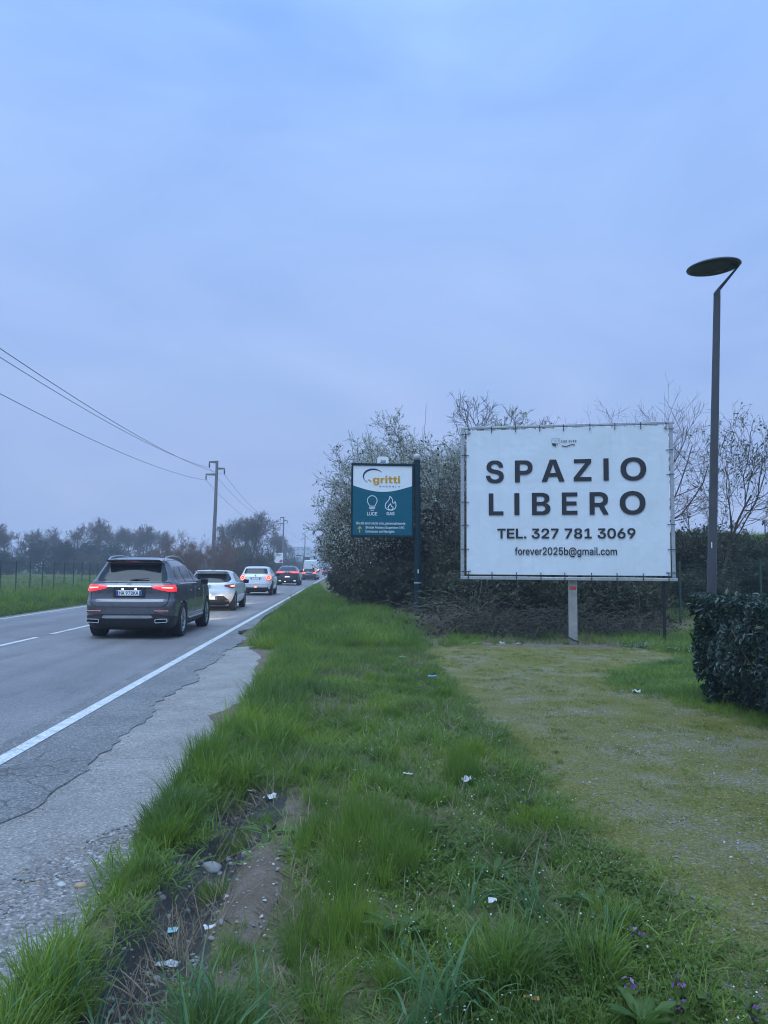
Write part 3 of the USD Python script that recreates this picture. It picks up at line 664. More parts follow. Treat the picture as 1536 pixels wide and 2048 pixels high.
# ------------------------------------------------------------------ far signs and buildings
hb = thing('hoarding', 'white hoarding with faint red heading at the foot of the second power pole', 'billboard', (-12.27, 150, 0))
obj('panel', bev(0, 0, 3.34, 1.68, .1, 1.95), M['white_print'], hb)
for k in range(3): obj('lettering', flat(sbox(-.62 + .1 * (k % 2), 4.02 - .16 * k, .60 - .15 * (k % 3), 4.09 - .16 * k), 0, -.053), M['sign_red'], hb)
obj('picture', flat(Point(.5, 2.75).buffer(.28).union(Point(.3, 2.6).buffer(.18)), 0, -.053), M['sign_red'], hb)
for s in (-.6, .6): obj('post', tube([(s, .1, 0), (s, .1, 4.2)], .06), M['darksteel'], hb)
gs = thing('road_sign', 'dark framed direction sign on legs in the far distance above the cars', 'sign', (-11.15, 200, 0))
for c, s in (((0, 0, 4.6), (2.6, .1, .3)), ((-1.2, 0, 3.75), (.2, .1, 1.45)), ((1.2, 0, 3.75), (.2, .1, 1.45))): obj('panel', bev(*c, *s), M['sign_dark'], gs)
obj('panel', bev(-.1, .06, 3.7, 1.3, .06, 1.2), M['steel'], gs)
for a_, b_ in ((-1.1, -.8), (.7, 1.1)): obj('lettering', flat(sbox(a_, 4.52, b_, 4.7), 0, -.053), M['white_print'], gs)
for s in (-1.2, 1.2): obj('post', tube([(s, .1, 0), (s, .1, 3.2)], .07), M['darksteel'], gs)
ds = thing('road_sign', 'small dark blue sign panel showing above the white van', 'sign', (-9.4, 205, 0))
obj('panel', bev(0, 0, 3.95, 1.7, .1, .75), M['sign_dark'], ds)
for s in (-.6, .6): obj('post', tube([(s, .1, 0), (s, .1, 3.7)], .06), M['darksteel'], ds)

def block(name, lab, loc, w, d, h, nx, nz, m, rz=0, roof=None):
    b = thing(name, lab, 'building', loc, rz)
    obj('wall', bx(0, d / 2, h / 2, w, d, h), M[m], b)
    obj('roof', bx(0, d / 2, h + .2, w + .5, d + .5, .4) if roof is None else (np.array([(-w / 2 - .5, -.5, h), (w / 2 + .5, -.5, h), (w / 2 + .5, d + .5, h), (-w / 2 - .5, d + .5, h), (-w / 2 + roof, d / 2, h + roof * .55), (w / 2 - roof, d / 2, h + roof * .55)]), np.array([(0, 1, 5), (0, 5, 4), (1, 2, 5), (2, 3, 4), (2, 4, 5), (3, 0, 4), (0, 2, 1), (0, 3, 2)])), M['roof'] if roof else M['wall_far'], b)
    for i in range(nx):
        for j in range(nz):
            obj('window', bx(-w / 2 + w * (i + .5) / nx, -.03, h * (j + .55) / nz, w / nx * .4, .1, h / nz * .45), M['window_far'], b)
    return b
block('apartment_block', 'left of two pale blocks at the far end of the road', (-28, 520, 0), 13, 12, 15, 4, 5, 'wall_far')
block('apartment_block', 'right of two pale blocks at the far end of the road, half behind the van', (-13, 500, 0), 17, 12, 13, 6, 4, 'wall_far')
block('warehouse', 'low pale warehouse glimpsed through the trees left of the road', (-62, 205, 0), 26, 14, 3.8, 6, 1, 'wall_far')
hs = block('house', 'house with brown tiled hip roof beyond the grass bank at right', (52, 92, 0), 14, 10, 3.2, 4, 1, 'wall_ochre', 0, 5.)
obj('chimney', bx(-2.6, 3.6, 6.0, .6, .6, 1.1), M['wall_ochre'], hs)
block('house', 'long brown roofed house seen between the twigs right of the billboard', (41.5, 96, 0), 12, 10, 2.4, 4, 1, 'wall_far', 0, 5.)

# ------------------------------------------------------------------ woody plants
def unit(v): return v / (np.linalg.norm(v, axis=-1, keepdims=True) + 1e-9)
def rays(P, D, L, r, K, rng, wander, lift):
    """Grows n wandering shoots of K points."""
    pts, d = [P], D.copy()
    for k in range(K - 1):
        d = unit(d + rng.normal(0, wander, d.shape) + np.array([0, 0, 1.]) * lift)
        pts.append(pts[-1] + d * (L / (K - 1))[:, None])
    return np.stack(pts, 1), r[:, None] * np.linspace(1, .45, K)[None]

def children(Pl, Rl, n, t0, t1, ang, rng, L, ratio, jit=.35):
    m, K, _ = Pl.shape
    t = rng.uniform(t0, t1, (m, n)) * (K - 1)
    i = np.minimum(t.astype(int), K - 2); f = (t - i)[..., None]
    r = np.arange(m)[:, None]
    P = Pl[r, i] * (1 - f) + Pl[r, i + 1] * f
    D = unit(Pl[r, i + 1] - Pl[r, i])
    Q = unit(np.cross(D, rng.normal(0, 1, D.shape)))
    a = rng.normal(ang, .22, (m, n, 1))
    Dn = D * np.cos(a) + Q * np.sin(a)
    rad = (Rl[r, i] * (1 - f[..., 0]) + Rl[r, i + 1] * f[..., 0]) * .55
    Ln = np.broadcast_to(L[:, None], (m, n)) * ratio * rng.uniform(1 - jit, 1 + jit, (m, n)) * (1.15 - .5 * t / (K - 1))
    return P.reshape(-1, 3), Dn.reshape(-1, 3), Ln.ravel(), rad.ravel()

def leaves(C, size, rng, nrm=None, aspect=1.8, fold=True):
    """Leaf-shaped faces at the points C."""
    n = len(C)
    a = unit(rng.normal(0, 1, (n, 3))) if nrm is None else unit(nrm + rng.normal(0, .45, (n, 3)))
    t = unit(np.cross(a, rng.normal(0, 1, (n, 3)))); b = np.cross(a, t)
    s = (size * rng.uniform(.65, 1.3, n))[:, None]
    V = np.stack([C - t * s * aspect / 2, C + b * s * .5 + a * s * .12, C + t * s * aspect / 2, C - b * s * .5 + a * s * .12], 1).reshape(-1, 3)
    k = np.arange(n)[:, None] * 4
    return V, np.vstack([k + [0, 1, 2], k + [0, 2, 3]])

def along(Pl, per, rng, t0=.15):
    m, K, _ = Pl.shape
    t = rng.uniform(t0, 1, (m, per)) * (K - 1); i = np.minimum(t.astype(int), K - 2); f = (t - i)[..., None]; r = np.arange(m)[:, None]
    return (Pl[r, i] * (1 - f) + Pl[r, i + 1] * f).reshape(-1, 3)

def bush(name, seed, h, rad, stems, bark, flower=None, leaf=None, nsub=(9, 8, 5), low=True, shoots=10, fl_per=3, fsize=.045, twig=.006, lsize=.06, lean=.34):
    """A many-stemmed bush: stems, branches, twigs, blossom or leaves."""
    rng = rngs(seed); c = klass(name)
    a = rng.uniform(0, 2 * math.pi, stems); q = rng.uniform(.1, 1, stems) ** .5
    P = np.c_[np.cos(a) * q * rad * .35, np.sin(a) * q * rad * .35, np.zeros(stems)]
    D = unit(np.c_[np.cos(a) * q * lean, np.sin(a) * q * lean, np.ones(stems)])
    L = h * rng.uniform(.6, .95, stems)
    p0, r0 = rays(P, D, L, np.full(stems, .035 * h / 5 + .01), 8, rng, .13, -.03)
    r0 = r0 * np.linspace(1, .22, 8)[None]
    p1, r1 = rays(*children(p0, r0, nsub[0], .12, .95, .95, rng, L, .42), 5, rng, .2, .06)
    def inside(p, k): return np.hypot(p[:, -1, 0], p[:, -1, 1]) < rad * k * (.75 + .5 * meshkit.noise(p[:, -1] * 1.1, seed))
    k = inside(p1, 1.0); p1, r1 = p1[k], r1[k]
    L1 = np.full(len(p1), h * .22)
    p2, r2 = rays(*children(p1, r1, nsub[1], .1, 1, .85, rng, L1, .62), 4, rng, .22, .05)
    k = inside(p2, 1.12); p2, r2 = p2[k], r2[k]
    p3, r3 = rays(*children(p2, r2, nsub[2], .1, 1, .8, rng, np.full(len(p2), h * .22 * .62), .55), 3, rng, .2, .05)
    obj('stem', cat_mesh([tubes(p0, r0, 5), tubes(p1, np.maximum(r1, twig), 3)]), M[bark], c)
    sh = []
    if shoots:
        i = rng.integers(0, len(p1), shoots)
        sp, sr = rays(p1[i, -1], np.tile([0, 0, 1.], (shoots, 1)) + rng.normal(0, .25, (shoots, 3)), rng.uniform(.6, 1.5, shoots), np.full(shoots, .009), 5, rng, .1, .1)
        keep = p1[i, -1][:, 2] > h * .55
        sh = [tubes(sp[keep], sr[keep], 3)] if keep.any() else []
    obj('twigs', cat_mesh([tubes(p2, np.maximum(r2, twig * .8), 3), tubes(p3, np.full(p3.shape[:2], twig * .65), 3)] + sh), M[bark], c, kind='stuff')
    if flower:
        C = along(np.concatenate([p3]), fl_per, rng)
        C = C[rng.uniform(size=len(C)) < np.clip((C[:, 2] / h - .16) * 2.2, .05, 1)]
        obj('blossom', leaves(C + rng.normal(0, .02, C.shape), np.full(len(C), fsize), rng, aspect=1.15), M[flower], c, kind='stuff')
    if leaf:
        C = along(p3, 2, rng); C = C[rng.uniform(size=len(C)) < np.clip(1.05 - C[:, 2] / h * 1.1, .12, 1)]
        obj('leaves', leaves(C, np.full(len(C), lsize), rng), M[leaf], c, kind='stuff')
    return c

def bare_tree(name, seed, h, spread, bark, sub=(9, 7, 6, 4), twig=.022, trunk=.2, leaf=None, lean=0.):
    rng = rngs(seed); c = klass(name)
    p0, r0 = rays(np.zeros((1, 3)), np.array([[lean, 0, 1.]]), np.array([h * .8]), np.array([trunk]), 9, rng, .07, .03)
    p1, r1 = rays(*children(p0, r0, sub[0], .28, 1., .75, rng, np.array([h]), spread), 6, rng, .16, .10)
    p2, r2 = rays(*children(p1, r1, sub[1], .2, 1, .7, rng, np.full(len(p1), h * spread), .55), 5, rng, .18, .08)
    p3, r3 = rays(*children(p2, r2, sub[2], .15, 1, .7, rng, np.full(len(p2), h * spread * .55), .5), 4, rng, .2, .06)
    p4, r4 = rays(*children(p3, r3, sub[3], .15, 1, .7, rng, np.full(len(p3), h * spread * .27), .55), 3, rng, .2, .05)
    obj('trunk', tubes(p0, r0, 8), M[bark], c, smooth=True)
    obj('branches', cat_mesh([tubes(p1, np.maximum(r1, twig * 1.5), 5), tubes(p2, np.maximum(r2, twig), 3)]), M[bark], c, kind='stuff')
    obj('twigs', cat_mesh([tubes(p3, np.maximum(r3, twig * .7), 3), tubes(p4, np.full(p4.shape[:2], twig * .5), 3)]), M[bark], c, kind='stuff')
    if leaf:
        C = along(p4, 2, rng)
        obj('buds', leaves(C, np.full(len(C), .05), rng), M[leaf], c, kind='stuff')
    return c

def evergreen(name, seed, h, w, n=2600, size=.34):
    rng = rngs(seed); c = klass(name)
    lobes = [(rng.normal(0, .28, 2) * w, rng.uniform(.25, .85) * h, rng.uniform(.22, .4) * w) for _ in range(16)]
    C, N = [], []
    for (xy, z, r) in lobes:
        u = unit(rng.normal(0, 1, (n // 16, 3))); rr = r * rng.uniform(.55, 1.08, (n // 16, 1)) * (1 + .3 * (meshkit.noise(u * 2.5, seed) - .5))[:, None]
        C.append(np.array([xy[0], xy[1], z]) + u * rr * [1, 1, .85]); N.append(u)
    C, N = np.vstack(C), np.vstack(N); k = C[:, 2] > .1; C, N = C[k], N[k]
    obj('crown', leaves(C, np.full(len(C), size), rng, N + [0, 0, .4]), M['ever_leaf'], c, kind='stuff')
    obj('trunk', tube([(0, 0, -.1), (.05, 0, h * .3), (0, .05, h * .7)], [.16, .13, .05], 7), M['bark'], c)
    return c

B1 = bush('blossom_bush_wide', 101, 6.0, 2.7, 19, 'bark', 'blossom', 'dark_leaf', nsub=(10, 8, 6), fl_per=9, fsize=.044, lean=.42)
B2 = bush('blossom_bush_tall', 102, 6.0, 2.4, 17, 'bark', 'blossom', 'dark_leaf', nsub=(10, 8, 6), fl_per=9, shoots=18, lean=.38, fsize=.044)
B3 = bush('bare_thicket', 103, 5.0, 2.0, 15, 'bark', None, 'dark_leaf', nsub=(9, 8, 5), lsize=.09, shoots=8)
B4 = bush('low_thicket', 104, 2.2, 1.5, 18, 'bark', None, 'dark_leaf', nsub=(8, 7, 5), lsize=.075, shoots=0, lean=.6, twig=.0055)
BUSH = [  # x, y, height scale, turn, source, label
    (3.55, 26.6, 1.13, 20, B1, 'tallest blossom bush, rising between the teal sign post and the billboard'),
    (2.1, 27.6, 1.10, 140, B2, 'white blossom bush directly behind the energy sign'),
    (1.75, 32., 1.04, 260, B1, 'blossom bush just left of the energy sign, second in the roadside row'),
    (1.55, 37.5, .95, 75, B2, 'third blossom bush of the roadside row, narrow and loose'),
    (1.35, 43.5, .90, 200, B1, 'fourth blossom bush of the roadside row, hanging towards the road edge'),
    (1.15, 51., .85, 320, B2, 'fifth blossom bush of the roadside row, near the van'),
    (.95, 61., .82, 110, B1, 'sixth blossom bush of the roadside row'),
    (.8, 75., .82, 10, B2, 'farthest blossom bush of the roadside row'),
    (5.6, 25.0, .98, 165, B1, 'blossom bush behind the billboard, showing over its top left'),
    (4.9, 30.5, 1.1, 290, B2, 'blossom bush deep behind the billboard and the first bush'),
    (8.2, 25.6, .93, 45, B2, 'thin blossom bush behind the billboard, showing over its top middle'),
    (3.6, 35., 1.05, 15, B1, 'blossom bush behind the energy sign, second row'),
]
for x, y, s, rz, src, lab in BUSH:
    copy('blossom_bush', src, lab, 'bush', (x, y, float(H(np.array(x), np.array(y))) - .05), rz, (s * 1.03, s * 1.03, s))
THK = [(2.6, 26.4, .75, 'dark thicket at the foot of the teal sign post'), (1.7, 29.5, .75, 'dark thicket under the energy sign'), (1.1, 34., .7, 'dark thicket at the grass edge left of the sign'),
       (.8, 40., .7, 'dark thicket beside the road edge line'), (4.9, 21.0, .8, 'dark thicket directly behind the billboard post'), (7.3, 21.4, .75, 'dark thicket behind the right end of the billboard'), (3.9, 23.6, .75, 'dark thicket between the sign post and the billboard'), (.7, 47., .7, 'farther dark thicket beside the road edge line'), (6.2, 22.8, .95, 'taller dark thicket behind the middle of the billboard')]
for k, (x, y, s, lab) in enumerate(THK):
    copy('thicket', B3, lab, 'bush', (x, y, float(H(np.array(x), np.array(y))) - .05), 77 * k, s)
LOW = [(3.1, 24.4, .95, 'low twiggy scrub right of the teal post'), (1.75, 24.9, .95, 'low twiggy scrub left of the teal post'), (1.5, 26.8, .9, 'low twiggy scrub on the grass under the sign panel'), (1.3, 29.4, .85, 'low twiggy scrub along the left grass tongue'), (1.0, 33., .85, 'low scrub close to the road edge'), (.7, 38.5, .85, 'low scrub overhanging the road edge'), (.45, 45., .9, 'low scrub far along the road edge'),
       (4.0, 19.8, .95, 'low scrub under the left half of the billboard'), (5.6, 19.2, .9, 'low scrub just right of the billboard post'), (7.2, 19.2, .85, 'low scrub at the thin rear post of the billboard'), (3.75, 20.3, .85, 'low scrub under the left end of the billboard'), (3.75, 22.4, .7, 'small scrub between the teal post and the billboard')]
for k, (x, y, s, lab) in enumerate(LOW):
    copy('scrub', B4, lab, 'bush', (x, y, float(H(np.array(x), np.array(y))) - .05), 53 * k, s)

for k, (x, y, s, lab) in enumerate([(12.3, 23.2, .75, 'dark scrub on the lower bank just right of the street lamp'), (14.6, 25.6, .85, 'dark scrub on the middle of the grass bank'), (16.8, 26.4, .8, 'dark scrub on the bank at the right picture edge'), (10.2, 21.6, .7, 'dark scrub behind the wire fence left of the street lamp'), (13.6, 22.4, .7, 'dark scrub on the lower bank above the hedge'), (15.8, 23.6, .7, 'low dark scrub above the right end of the hedge'), (9.2, 23.5, .9, 'dark scrub behind the right edge of the billboard'), (11.6, 24.6, 1., 'tall dark scrub round the trunk of the budding tree'), (13.2, 27.0, .8, 'dark scrub high on the bank behind the street lamp'), (17.6, 28.6, .8, 'dark scrub high on the bank at the right picture edge'), (10.4, 24.6, 1., 'dark scrub between the billboard and the budding tree')]):
    copy('scrub', B4, lab, 'bush', (x, y, float(H(np.array(x), np.array(y))) - .05), 71 * k, s)
# bramble tangle under the billboard
rng = rngs(111); c = klass('bramble_tangle')
P = np.c_[rng.uniform(-1.2, 1.2, 150), rng.uniform(-.5, .5, 150), rng.uniform(0, .5, 150)]
a = rng.uniform(0, 2 * math.pi, 150)
pb, rb = rays(P, unit(np.c_[np.cos(a) * .9, np.sin(a) * .6, rng.uniform(.2, 1.2, 150)]), rng.uniform(.7, 2.0, 150), rng.uniform(.004, .009, 150), 9, rng, .16, -.17)
pb[:, :, 2] = np.maximum(pb[:, :, 2], .02)
obj('canes', tubes(pb, rb, 4), M['bramble'], c, kind='stuff')
C = along(pb, 5, rng)
obj('leaves', leaves(C, np.full(len(C), .06), rng), M['dark_leaf'], c, kind='stuff')
for k, (x, y, s, lab) in enumerate([(3.2, 17.6, .85, 'bramble tangle spilling below the left end of the billboard'), (4.1, 17.3, .85, 'bramble tangle left of the billboard post'), (5.6, 17.5, .8, 'bramble tangle right of the billboard post'), (7.0, 17.7, .7, 'bramble tangle at the thin rear post'), (3.1, 19.3, .95, 'tall bramble tangle at the left edge of the billboard'), (3.4, 18.5, 1.05, 'bramble tangle behind the left half of the billboard')]):
    copy('bramble', c, lab, 'brambles', (x, y, float(H(np.array(x), np.array(y))) - .03), 180 * (k % 2) + 9 * k, s)

# trees behind the billboard and over the bank
T1 = bare_tree('near_bare_tree', 121, 6.6, .48, 'bark', (9, 6, 4, 3), .0065, .08, None)
T2 = bare_tree('near_budding_tree', 122, 4.9, .66, 'bark', (9, 6, 5, 3), .0065, .065, 'bud_leaf', lean=.3)
T3 = bare_tree('near_sapling', 123, 6.2, .3, 'bark', (8, 6, 4, 3), .008, .07, None)
for x, y, s, rz, src, lab in [(9.4, 22.6, .87, 30, T1, 'bare tree with fine twigs behind the right edge of the billboard'), (11.1, 22.4, .9, 0, T2, 'spreading tree with young leaves behind the street lamp'),
                              (7.3, 25.5, 1.0, 100, T3, 'slender bare sapling showing above the top of the billboard'), (3.9, 24.2, 1.09, 220, T3, 'slender bare sapling above the left corner of the billboard'), (15.5, 33.5, .35, 60, T3, 'sapling on the bank crest'), (16.6, 33.8, .3, 10, T3, 'short sapling on the bank crest beside the small lamp'), (8.6, 23.8, .82, 250, T1, 'bare tree whose twigs rise over the right half of the billboard')]:
    copy('bare_tree', src, lab, 'tree', (x, y, float(H(np.array(x), np.array(y))) - .1), rz, s)

# distant tree line on the left
F1 = bare_tree('round_bare_tree', 131, 10., .34, 'bark_far', (11, 8, 6, 4), .026, .2)
F2 = bare_tree('tall_bare_tree', 132, 11., .24, 'bark_far', (12, 8, 6, 4), .026, .17)
F3 = bush('russet_bush', 133, 5.2, 3.4, 22, 'bark_red', None, None, nsub=(9, 8, 5), shoots=14, twig=.009, lean=.7)
F4 = evergreen('dark_evergreen', 134, 7., 6.)
F5 = bush('grey_brush', 135, 5., 3.6, 18, 'bark_far', None, 'dark_leaf', nsub=(8, 7, 5), shoots=8, twig=.016, lsize=.16, lean=.6)
def at_px(px, y):  # where a sight line at this bearing meets the row at distance y
    return (px - 685.) / 1536. * y
FAR = [
    (0, 130, .85, F2, 'bare_tree', 'bare tree with an upright leader at the left edge of the picture', 'tree'),
    (25, 150, .8, F1, 'bare_tree', 'low bare tree second from the left edge', 'tree'),
    (58, 145, .75, F2, 'bare_tree', 'thin bare tree left of the dark evergreens', 'tree'),
    (84, 150, .75, F2, 'bare_tree', 'thin bare tree rising at the left end of the evergreens', 'tree'),
    (112, 165, .8, F1, 'bare_tree', 'bare tree showing over the first dark evergreen', 'tree'),
    (140, 175, .8, F2, 'bare_tree', 'narrow bare tree between the evergreens', 'tree'),
    (193, 150, 1.06, F1, 'bare_tree', 'tallest rounded bare tree left of the grey car roof', 'tree'),
    (228, 170, .9, F1, 'bare_tree', 'bare tree directly above the grey car', 'tree'),
    (268, 170, .95, F1, 'bare_tree', 'rounded bare tree above the right side of the grey car', 'tree'),
    (303, 175, 1.0, F1, 'bare_tree', 'rounded bare tree left of the russet bush', 'tree'),
    (330, 190, .95, F2, 'bare_tree', 'bare tree half behind the russet bush', 'tree'),
    (475, 125, .92, F1, 'bare_tree', 'dense bare tree right of the nearest power pole', 'tree'),
    (505, 118, .98, F1, 'bare_tree', 'highest dense bare tree between the first two power poles', 'tree'),
    (538, 175, .95, F1, 'bare_tree', 'bare tree left of the second power pole', 'tree'),
    (562, 180, .85, F2, 'bare_tree', 'bare tree behind the second power pole', 'tree'),
    (578, 215, .8, F1, 'bare_tree', 'bare tree beyond the white hoarding', 'tree'),
    (592, 250, .5, F1, 'bare_tree', 'small faded bare tree below the distant blocks', 'tree'),
    (38, 140, .82, F1, 'bare_tree', 'bare tree behind the second evergreen from the left', 'tree'),
    (97, 155, .85, F1, 'bare_tree', 'bare tree just left of the broad evergreen', 'tree'),
    (128, 158, .9, F2, 'bare_tree', 'bare tree right of the broad evergreen', 'tree'),
    (160, 160, .95, F1, 'bare_tree', 'bare tree left of the tallest rounded tree', 'tree'),
    (212, 158, .92, F2, 'bare_tree', 'bare tree above the left roof rail of the grey car', 'tree'),
    (248, 160, .95, F1, 'bare_tree', 'bare tree above the middle of the grey car roof', 'tree'),
    (285, 165, 1.0, F2, 'bare_tree', 'bare tree above the right roof rail of the grey car', 'tree'),
    (318, 168, 1.0, F1, 'bare_tree', 'bare tree touching the russet bush on its left', 'tree'),
    (350, 160, .85, F1, 'bare_tree', 'bare tree behind the russet bush', 'tree'),
    (452, 140, .9, F2, 'bare_tree', 'bare tree close right of the nearest power pole', 'tree'),
    (490, 135, .98, F1, 'bare_tree', 'bare tree in the dense group right of the power pole', 'tree'),
    (516, 130, .95, F2, 'bare_tree', 'bare tree at the right of the dense group', 'tree'),
    (550, 178, .9, F1, 'bare_tree', 'bare tree touching the second power pole', 'tree'),
    (12, 118, .62, F4, 'evergreen', 'dark low evergreen at the left edge', 'tree'),
    (40, 125, .5, F4, 'evergreen', 'dark rounded evergreen behind the fence, second from left', 'tree'),
    (108, 135, .85, F4, 'evergreen', 'broad dark evergreen behind the fence', 'tree'),
    (138, 132, .82, F4, 'evergreen', 'dark evergreen left of the tallest bare tree', 'tree'),
    (170, 140, .85, F4, 'evergreen', 'dark evergreen under the tallest bare tree', 'tree'),
    (215, 140, .82, F4, 'evergreen', 'dark evergreen just above the left rail of the grey car', 'tree'),
    (240, 150, .7, F4, 'evergreen', 'dark evergreen behind the grey car roof', 'tree'),
    (405, 68, .92, F3, 'russet_bush', 'large russet bush round the foot of the nearest power pole', 'bush'),
    (355, 78, .8, F3, 'russet_bush', 'russet bush left of the nearest power pole, above the hatchback', 'bush'),
    (440, 82, .85, F3, 'russet_bush', 'russet bush right of the nearest power pole', 'bush'),
    (380, 92, .7, F3, 'russet_bush', 'russet bush behind the other two', 'bush'),
    (20, 160, .9, F5, 'brush', 'grey brush in front of the left trees', 'bush'),
    (66, 155, .9, F5, 'brush', 'grey brush between the left bare trees', 'bush'),
    (150, 160, .9, F5, 'brush', 'grey brush behind the evergreens', 'bush'),
    (190, 130, .8, F5, 'brush', 'grey brush under the tallest bare tree', 'bush'),
    (255, 150, .95, F5, 'brush', 'grey brush behind the grey car', 'bush'),
    (290, 150, 1., F5, 'brush', 'grey brush right of the grey car roof', 'bush'),
    (325, 150, 1., F5, 'brush', 'grey brush beside the russet bushes', 'bush'),
    (468, 105, .95, F5, 'brush', 'dark brush right of the russet bushes', 'bush'),
    (500, 110, 1., F5, 'brush', 'dark brush under the dense bare trees', 'bush'),
    (512, 125, 1., F5, 'brush', 'dark brush behind the white crossover', 'bush'),
    (548, 170, 1., F5, 'brush', 'dark brush at the foot of the white hoarding', 'bush'),
    (572, 200, 1., F5, 'brush', 'dark brush behind the coupe car', 'bush'),
    (592, 240, 1., F5, 'brush', 'faded brush at the end of the tree line', 'bush'),
    (606, 300, 1., F5, 'brush', 'low faded brush beside the van', 'bush')]
for k, (pxx, y, s, src, nm, lab, ct) in enumerate(FAR):
    copy(nm, src, lab, ct, (at_px(pxx, y), y, -.1), 47 * k, s)

# ------------------------------------------------------------------ laurel hedge
rng = rngs(141)
hedge = thing('hedge', 'dark glossy evergreen hedge at the right edge wrapping the lamp foot', 'hedge')
n = 17000
x = rng.uniform(4.2, 5.6, n); y = rng.uniform(4.6, 9.2, n); z = rng.uniform(.02, 1.27, n)
face = rng.uniform(size=n)
dn = np.abs(rng.normal(0, .10, n))
x = np.where(face < .5, 4.24 + dn, x); z = np.where((face >= .5) & (face < .78), 1.24 - dn, z); y = np.where(face >= .78, 9.15 - dn, y)
q = np.c_[x, y, z]
bul = .42 * (meshkit.fbm(q * 1.6, 3, 77) - .5) + .16 * (meshkit.noise(q * 6, 78) - .5)
under = .28 * ss(.5, .0, z) * (1 + .9 * ss(8.3, 9., y))                                              # overhangs its foot
x = x + np.where(face < .5, bul + under, 0); z = np.maximum(z + np.where((face >= .5) & (face < .78), bul * .6, 0), .03); y = y - np.where(face >= .78, bul + under * .6, 0)
N = np.where((face < .5)[:, None], [-1, -.1, .45], np.where((face < .78)[:, None], [0, 0, 1], [0, 1, .4])).astype(float)
def bigleaf(C, size, N, rng, aspect=2.1):
    """Broader six-sided leaves with a crease."""
    n = len(C); a = unit(N + rng.normal(0, .55, (n, 3))); t = unit(np.cross(a, rng.normal(0, 1, (n, 3)))); b = np.cross(a, t)
    s = (size * rng.uniform(.6, 1.25, n))[:, None]; u = s * aspect / 2
    V = np.stack([C - t * u, C - t * u * .3 + b * s * .5 + a * s * .15, C + t * u * .35 + b * s * .42 + a * s * .15, C + t * u - a * s * .15, C + t * u * .35 - b * s * .42 + a * s * .15, C - t * u * .3 - b * s * .5 + a * s * .15], 1).reshape(-1, 3)
    k = np.arange(n)[:, None] * 6
    return V, np.vstack([k + [0, 1, 2], k + [0, 2, 3], k + [0, 3, 4], k + [0, 4, 5]])
obj('foliage', bigleaf(np.c_[x, y, z], np.full(n, .038), N, rng), M['hedge_leaf'], hedge, kind='stuff')
ps, rs = rays(np.c_[rng.uniform(4.5, 5.4, 60), rng.uniform(4.7, 9.1, 60), np.zeros(60)], unit(np.c_[rng.normal(0, .3, (60, 2)), np.ones(60)]), np.full(60, 1.1), np.full(60, .014), 5, rng, .2, .05)
obj('stems', tubes(ps, rs, 4), M['bark'], hedge, kind='stuff')
C = np.array([(4.3, 8.2, 1.30), (4.22, 7.65, 1.10), (4.16, 7.5, .98), (4.4, 8.6, 1.31)])
obj('yellow_leaves', bigleaf(C, np.full(4, .045), np.tile([-1., -.5, .5], (4, 1)), rng), M['bud_leaf'], hedge, kind='stuff')

# ------------------------------------------------------------------ vehicles
def to_m3(v, f):
    return m3.Manifold(m3.Mesh(np.asarray(v, np.float32), np.asarray(f, np.uint32)))
NC = 8
def body_loft(tab, o=0., nz=64, taper=.06, bow=.10, fbow=.22):
    """Body shell as a stack of plan outlines. tab rows: height, rear y, front y, half width, rear corner radius, front corner radius. o: offset outwards."""
    tab = np.array(tab, float)
    zs = np.unique(np.r_[np.interp(np.linspace(0, 1, nz), np.linspace(0, 1, len(tab)), tab[:, 0]), tab[:, 0]])
    from scipy.interpolate import PchipInterpolator
    q = PchipInterpolator(tab[:, 0], tab[:, 1:])(zs)
    ymid, half = (tab[:, 1].min() + tab[:, 2].max()) / 2, (tab[:, 2].max() - tab[:, 1].min()) / 2
    rings = []
    for z, (yr, yf, hw, rr, rf) in zip(zs, q):
        yr, yf, hw = yr - o, yf + o, hw + o
        rr, rf = min(rr, hw * .95), min(rf, hw * .95, (yf - yr) * .45)
        p = [(t * (hw - rr), yr) for t in np.linspace(0, 1, 7)[:-1]]
        p += [(hw - rr + rr * math.sin(a), yr + rr - rr * math.cos(a)) for a in np.linspace(0, math.pi / 2, NC)]
        p += [(hw, yr + rr + t * (yf - rf - yr - rr)) for t in np.linspace(0, 1, 22)[1:-1]]
        p += [(hw - rf + rf * math.cos(a), yf - rf + rf * math.sin(a)) for a in np.linspace(0, math.pi / 2, NC)]
        p += [(t * (hw - rf), yf) for t in np.linspace(1, 0, 7)[1:]]
        p = np.array(p)
        p = np.vstack([p, (p[1:-1] * [-1, 1])[::-1]])
        s = (p[:, 0] / hw) ** 2
        p[:, 1] += bow * s * np.clip(1 - (p[:, 1] - yr) / 1.0, 0, 1) - fbow * s * np.clip(1 - (yf - p[:, 1]) / 1.2, 0, 1)
        p[:, 0] *= 1 - taper * np.abs((p[:, 1] - ymid) / half) ** 4
        rings.append(np.c_[p, np.full(len(p), z)])
    rings[0][:, 2] -= o; rings[-1][:, 2] += o
    n = len(rings[0]); R_ = np.array(rings); V = R_.reshape(-1, 3); F = []
    a = np.arange(n); b = (a + 1) % n
    for k in range(len(rings) - 1):
        F += [np.c_[a + k * n, b + k * n, b + (k + 1) * n], np.c_[a + k * n, b + (k + 1) * n, a + (k + 1) * n]]
    V = np.vstack([V, [[0, R_[0][:, 1].mean(), R_[0][0, 2]], [0, R_[-1][:, 1].mean(), R_[-1][0, 2]]]])
    F += [np.c_[b, a, np.full(n, len(V) - 2)], np.c_[a + (len(rings) - 1) * n, b + (len(rings) - 1) * n, np.full(n, len(V) - 1)]]
    return to_m3(V, np.vstack(F))

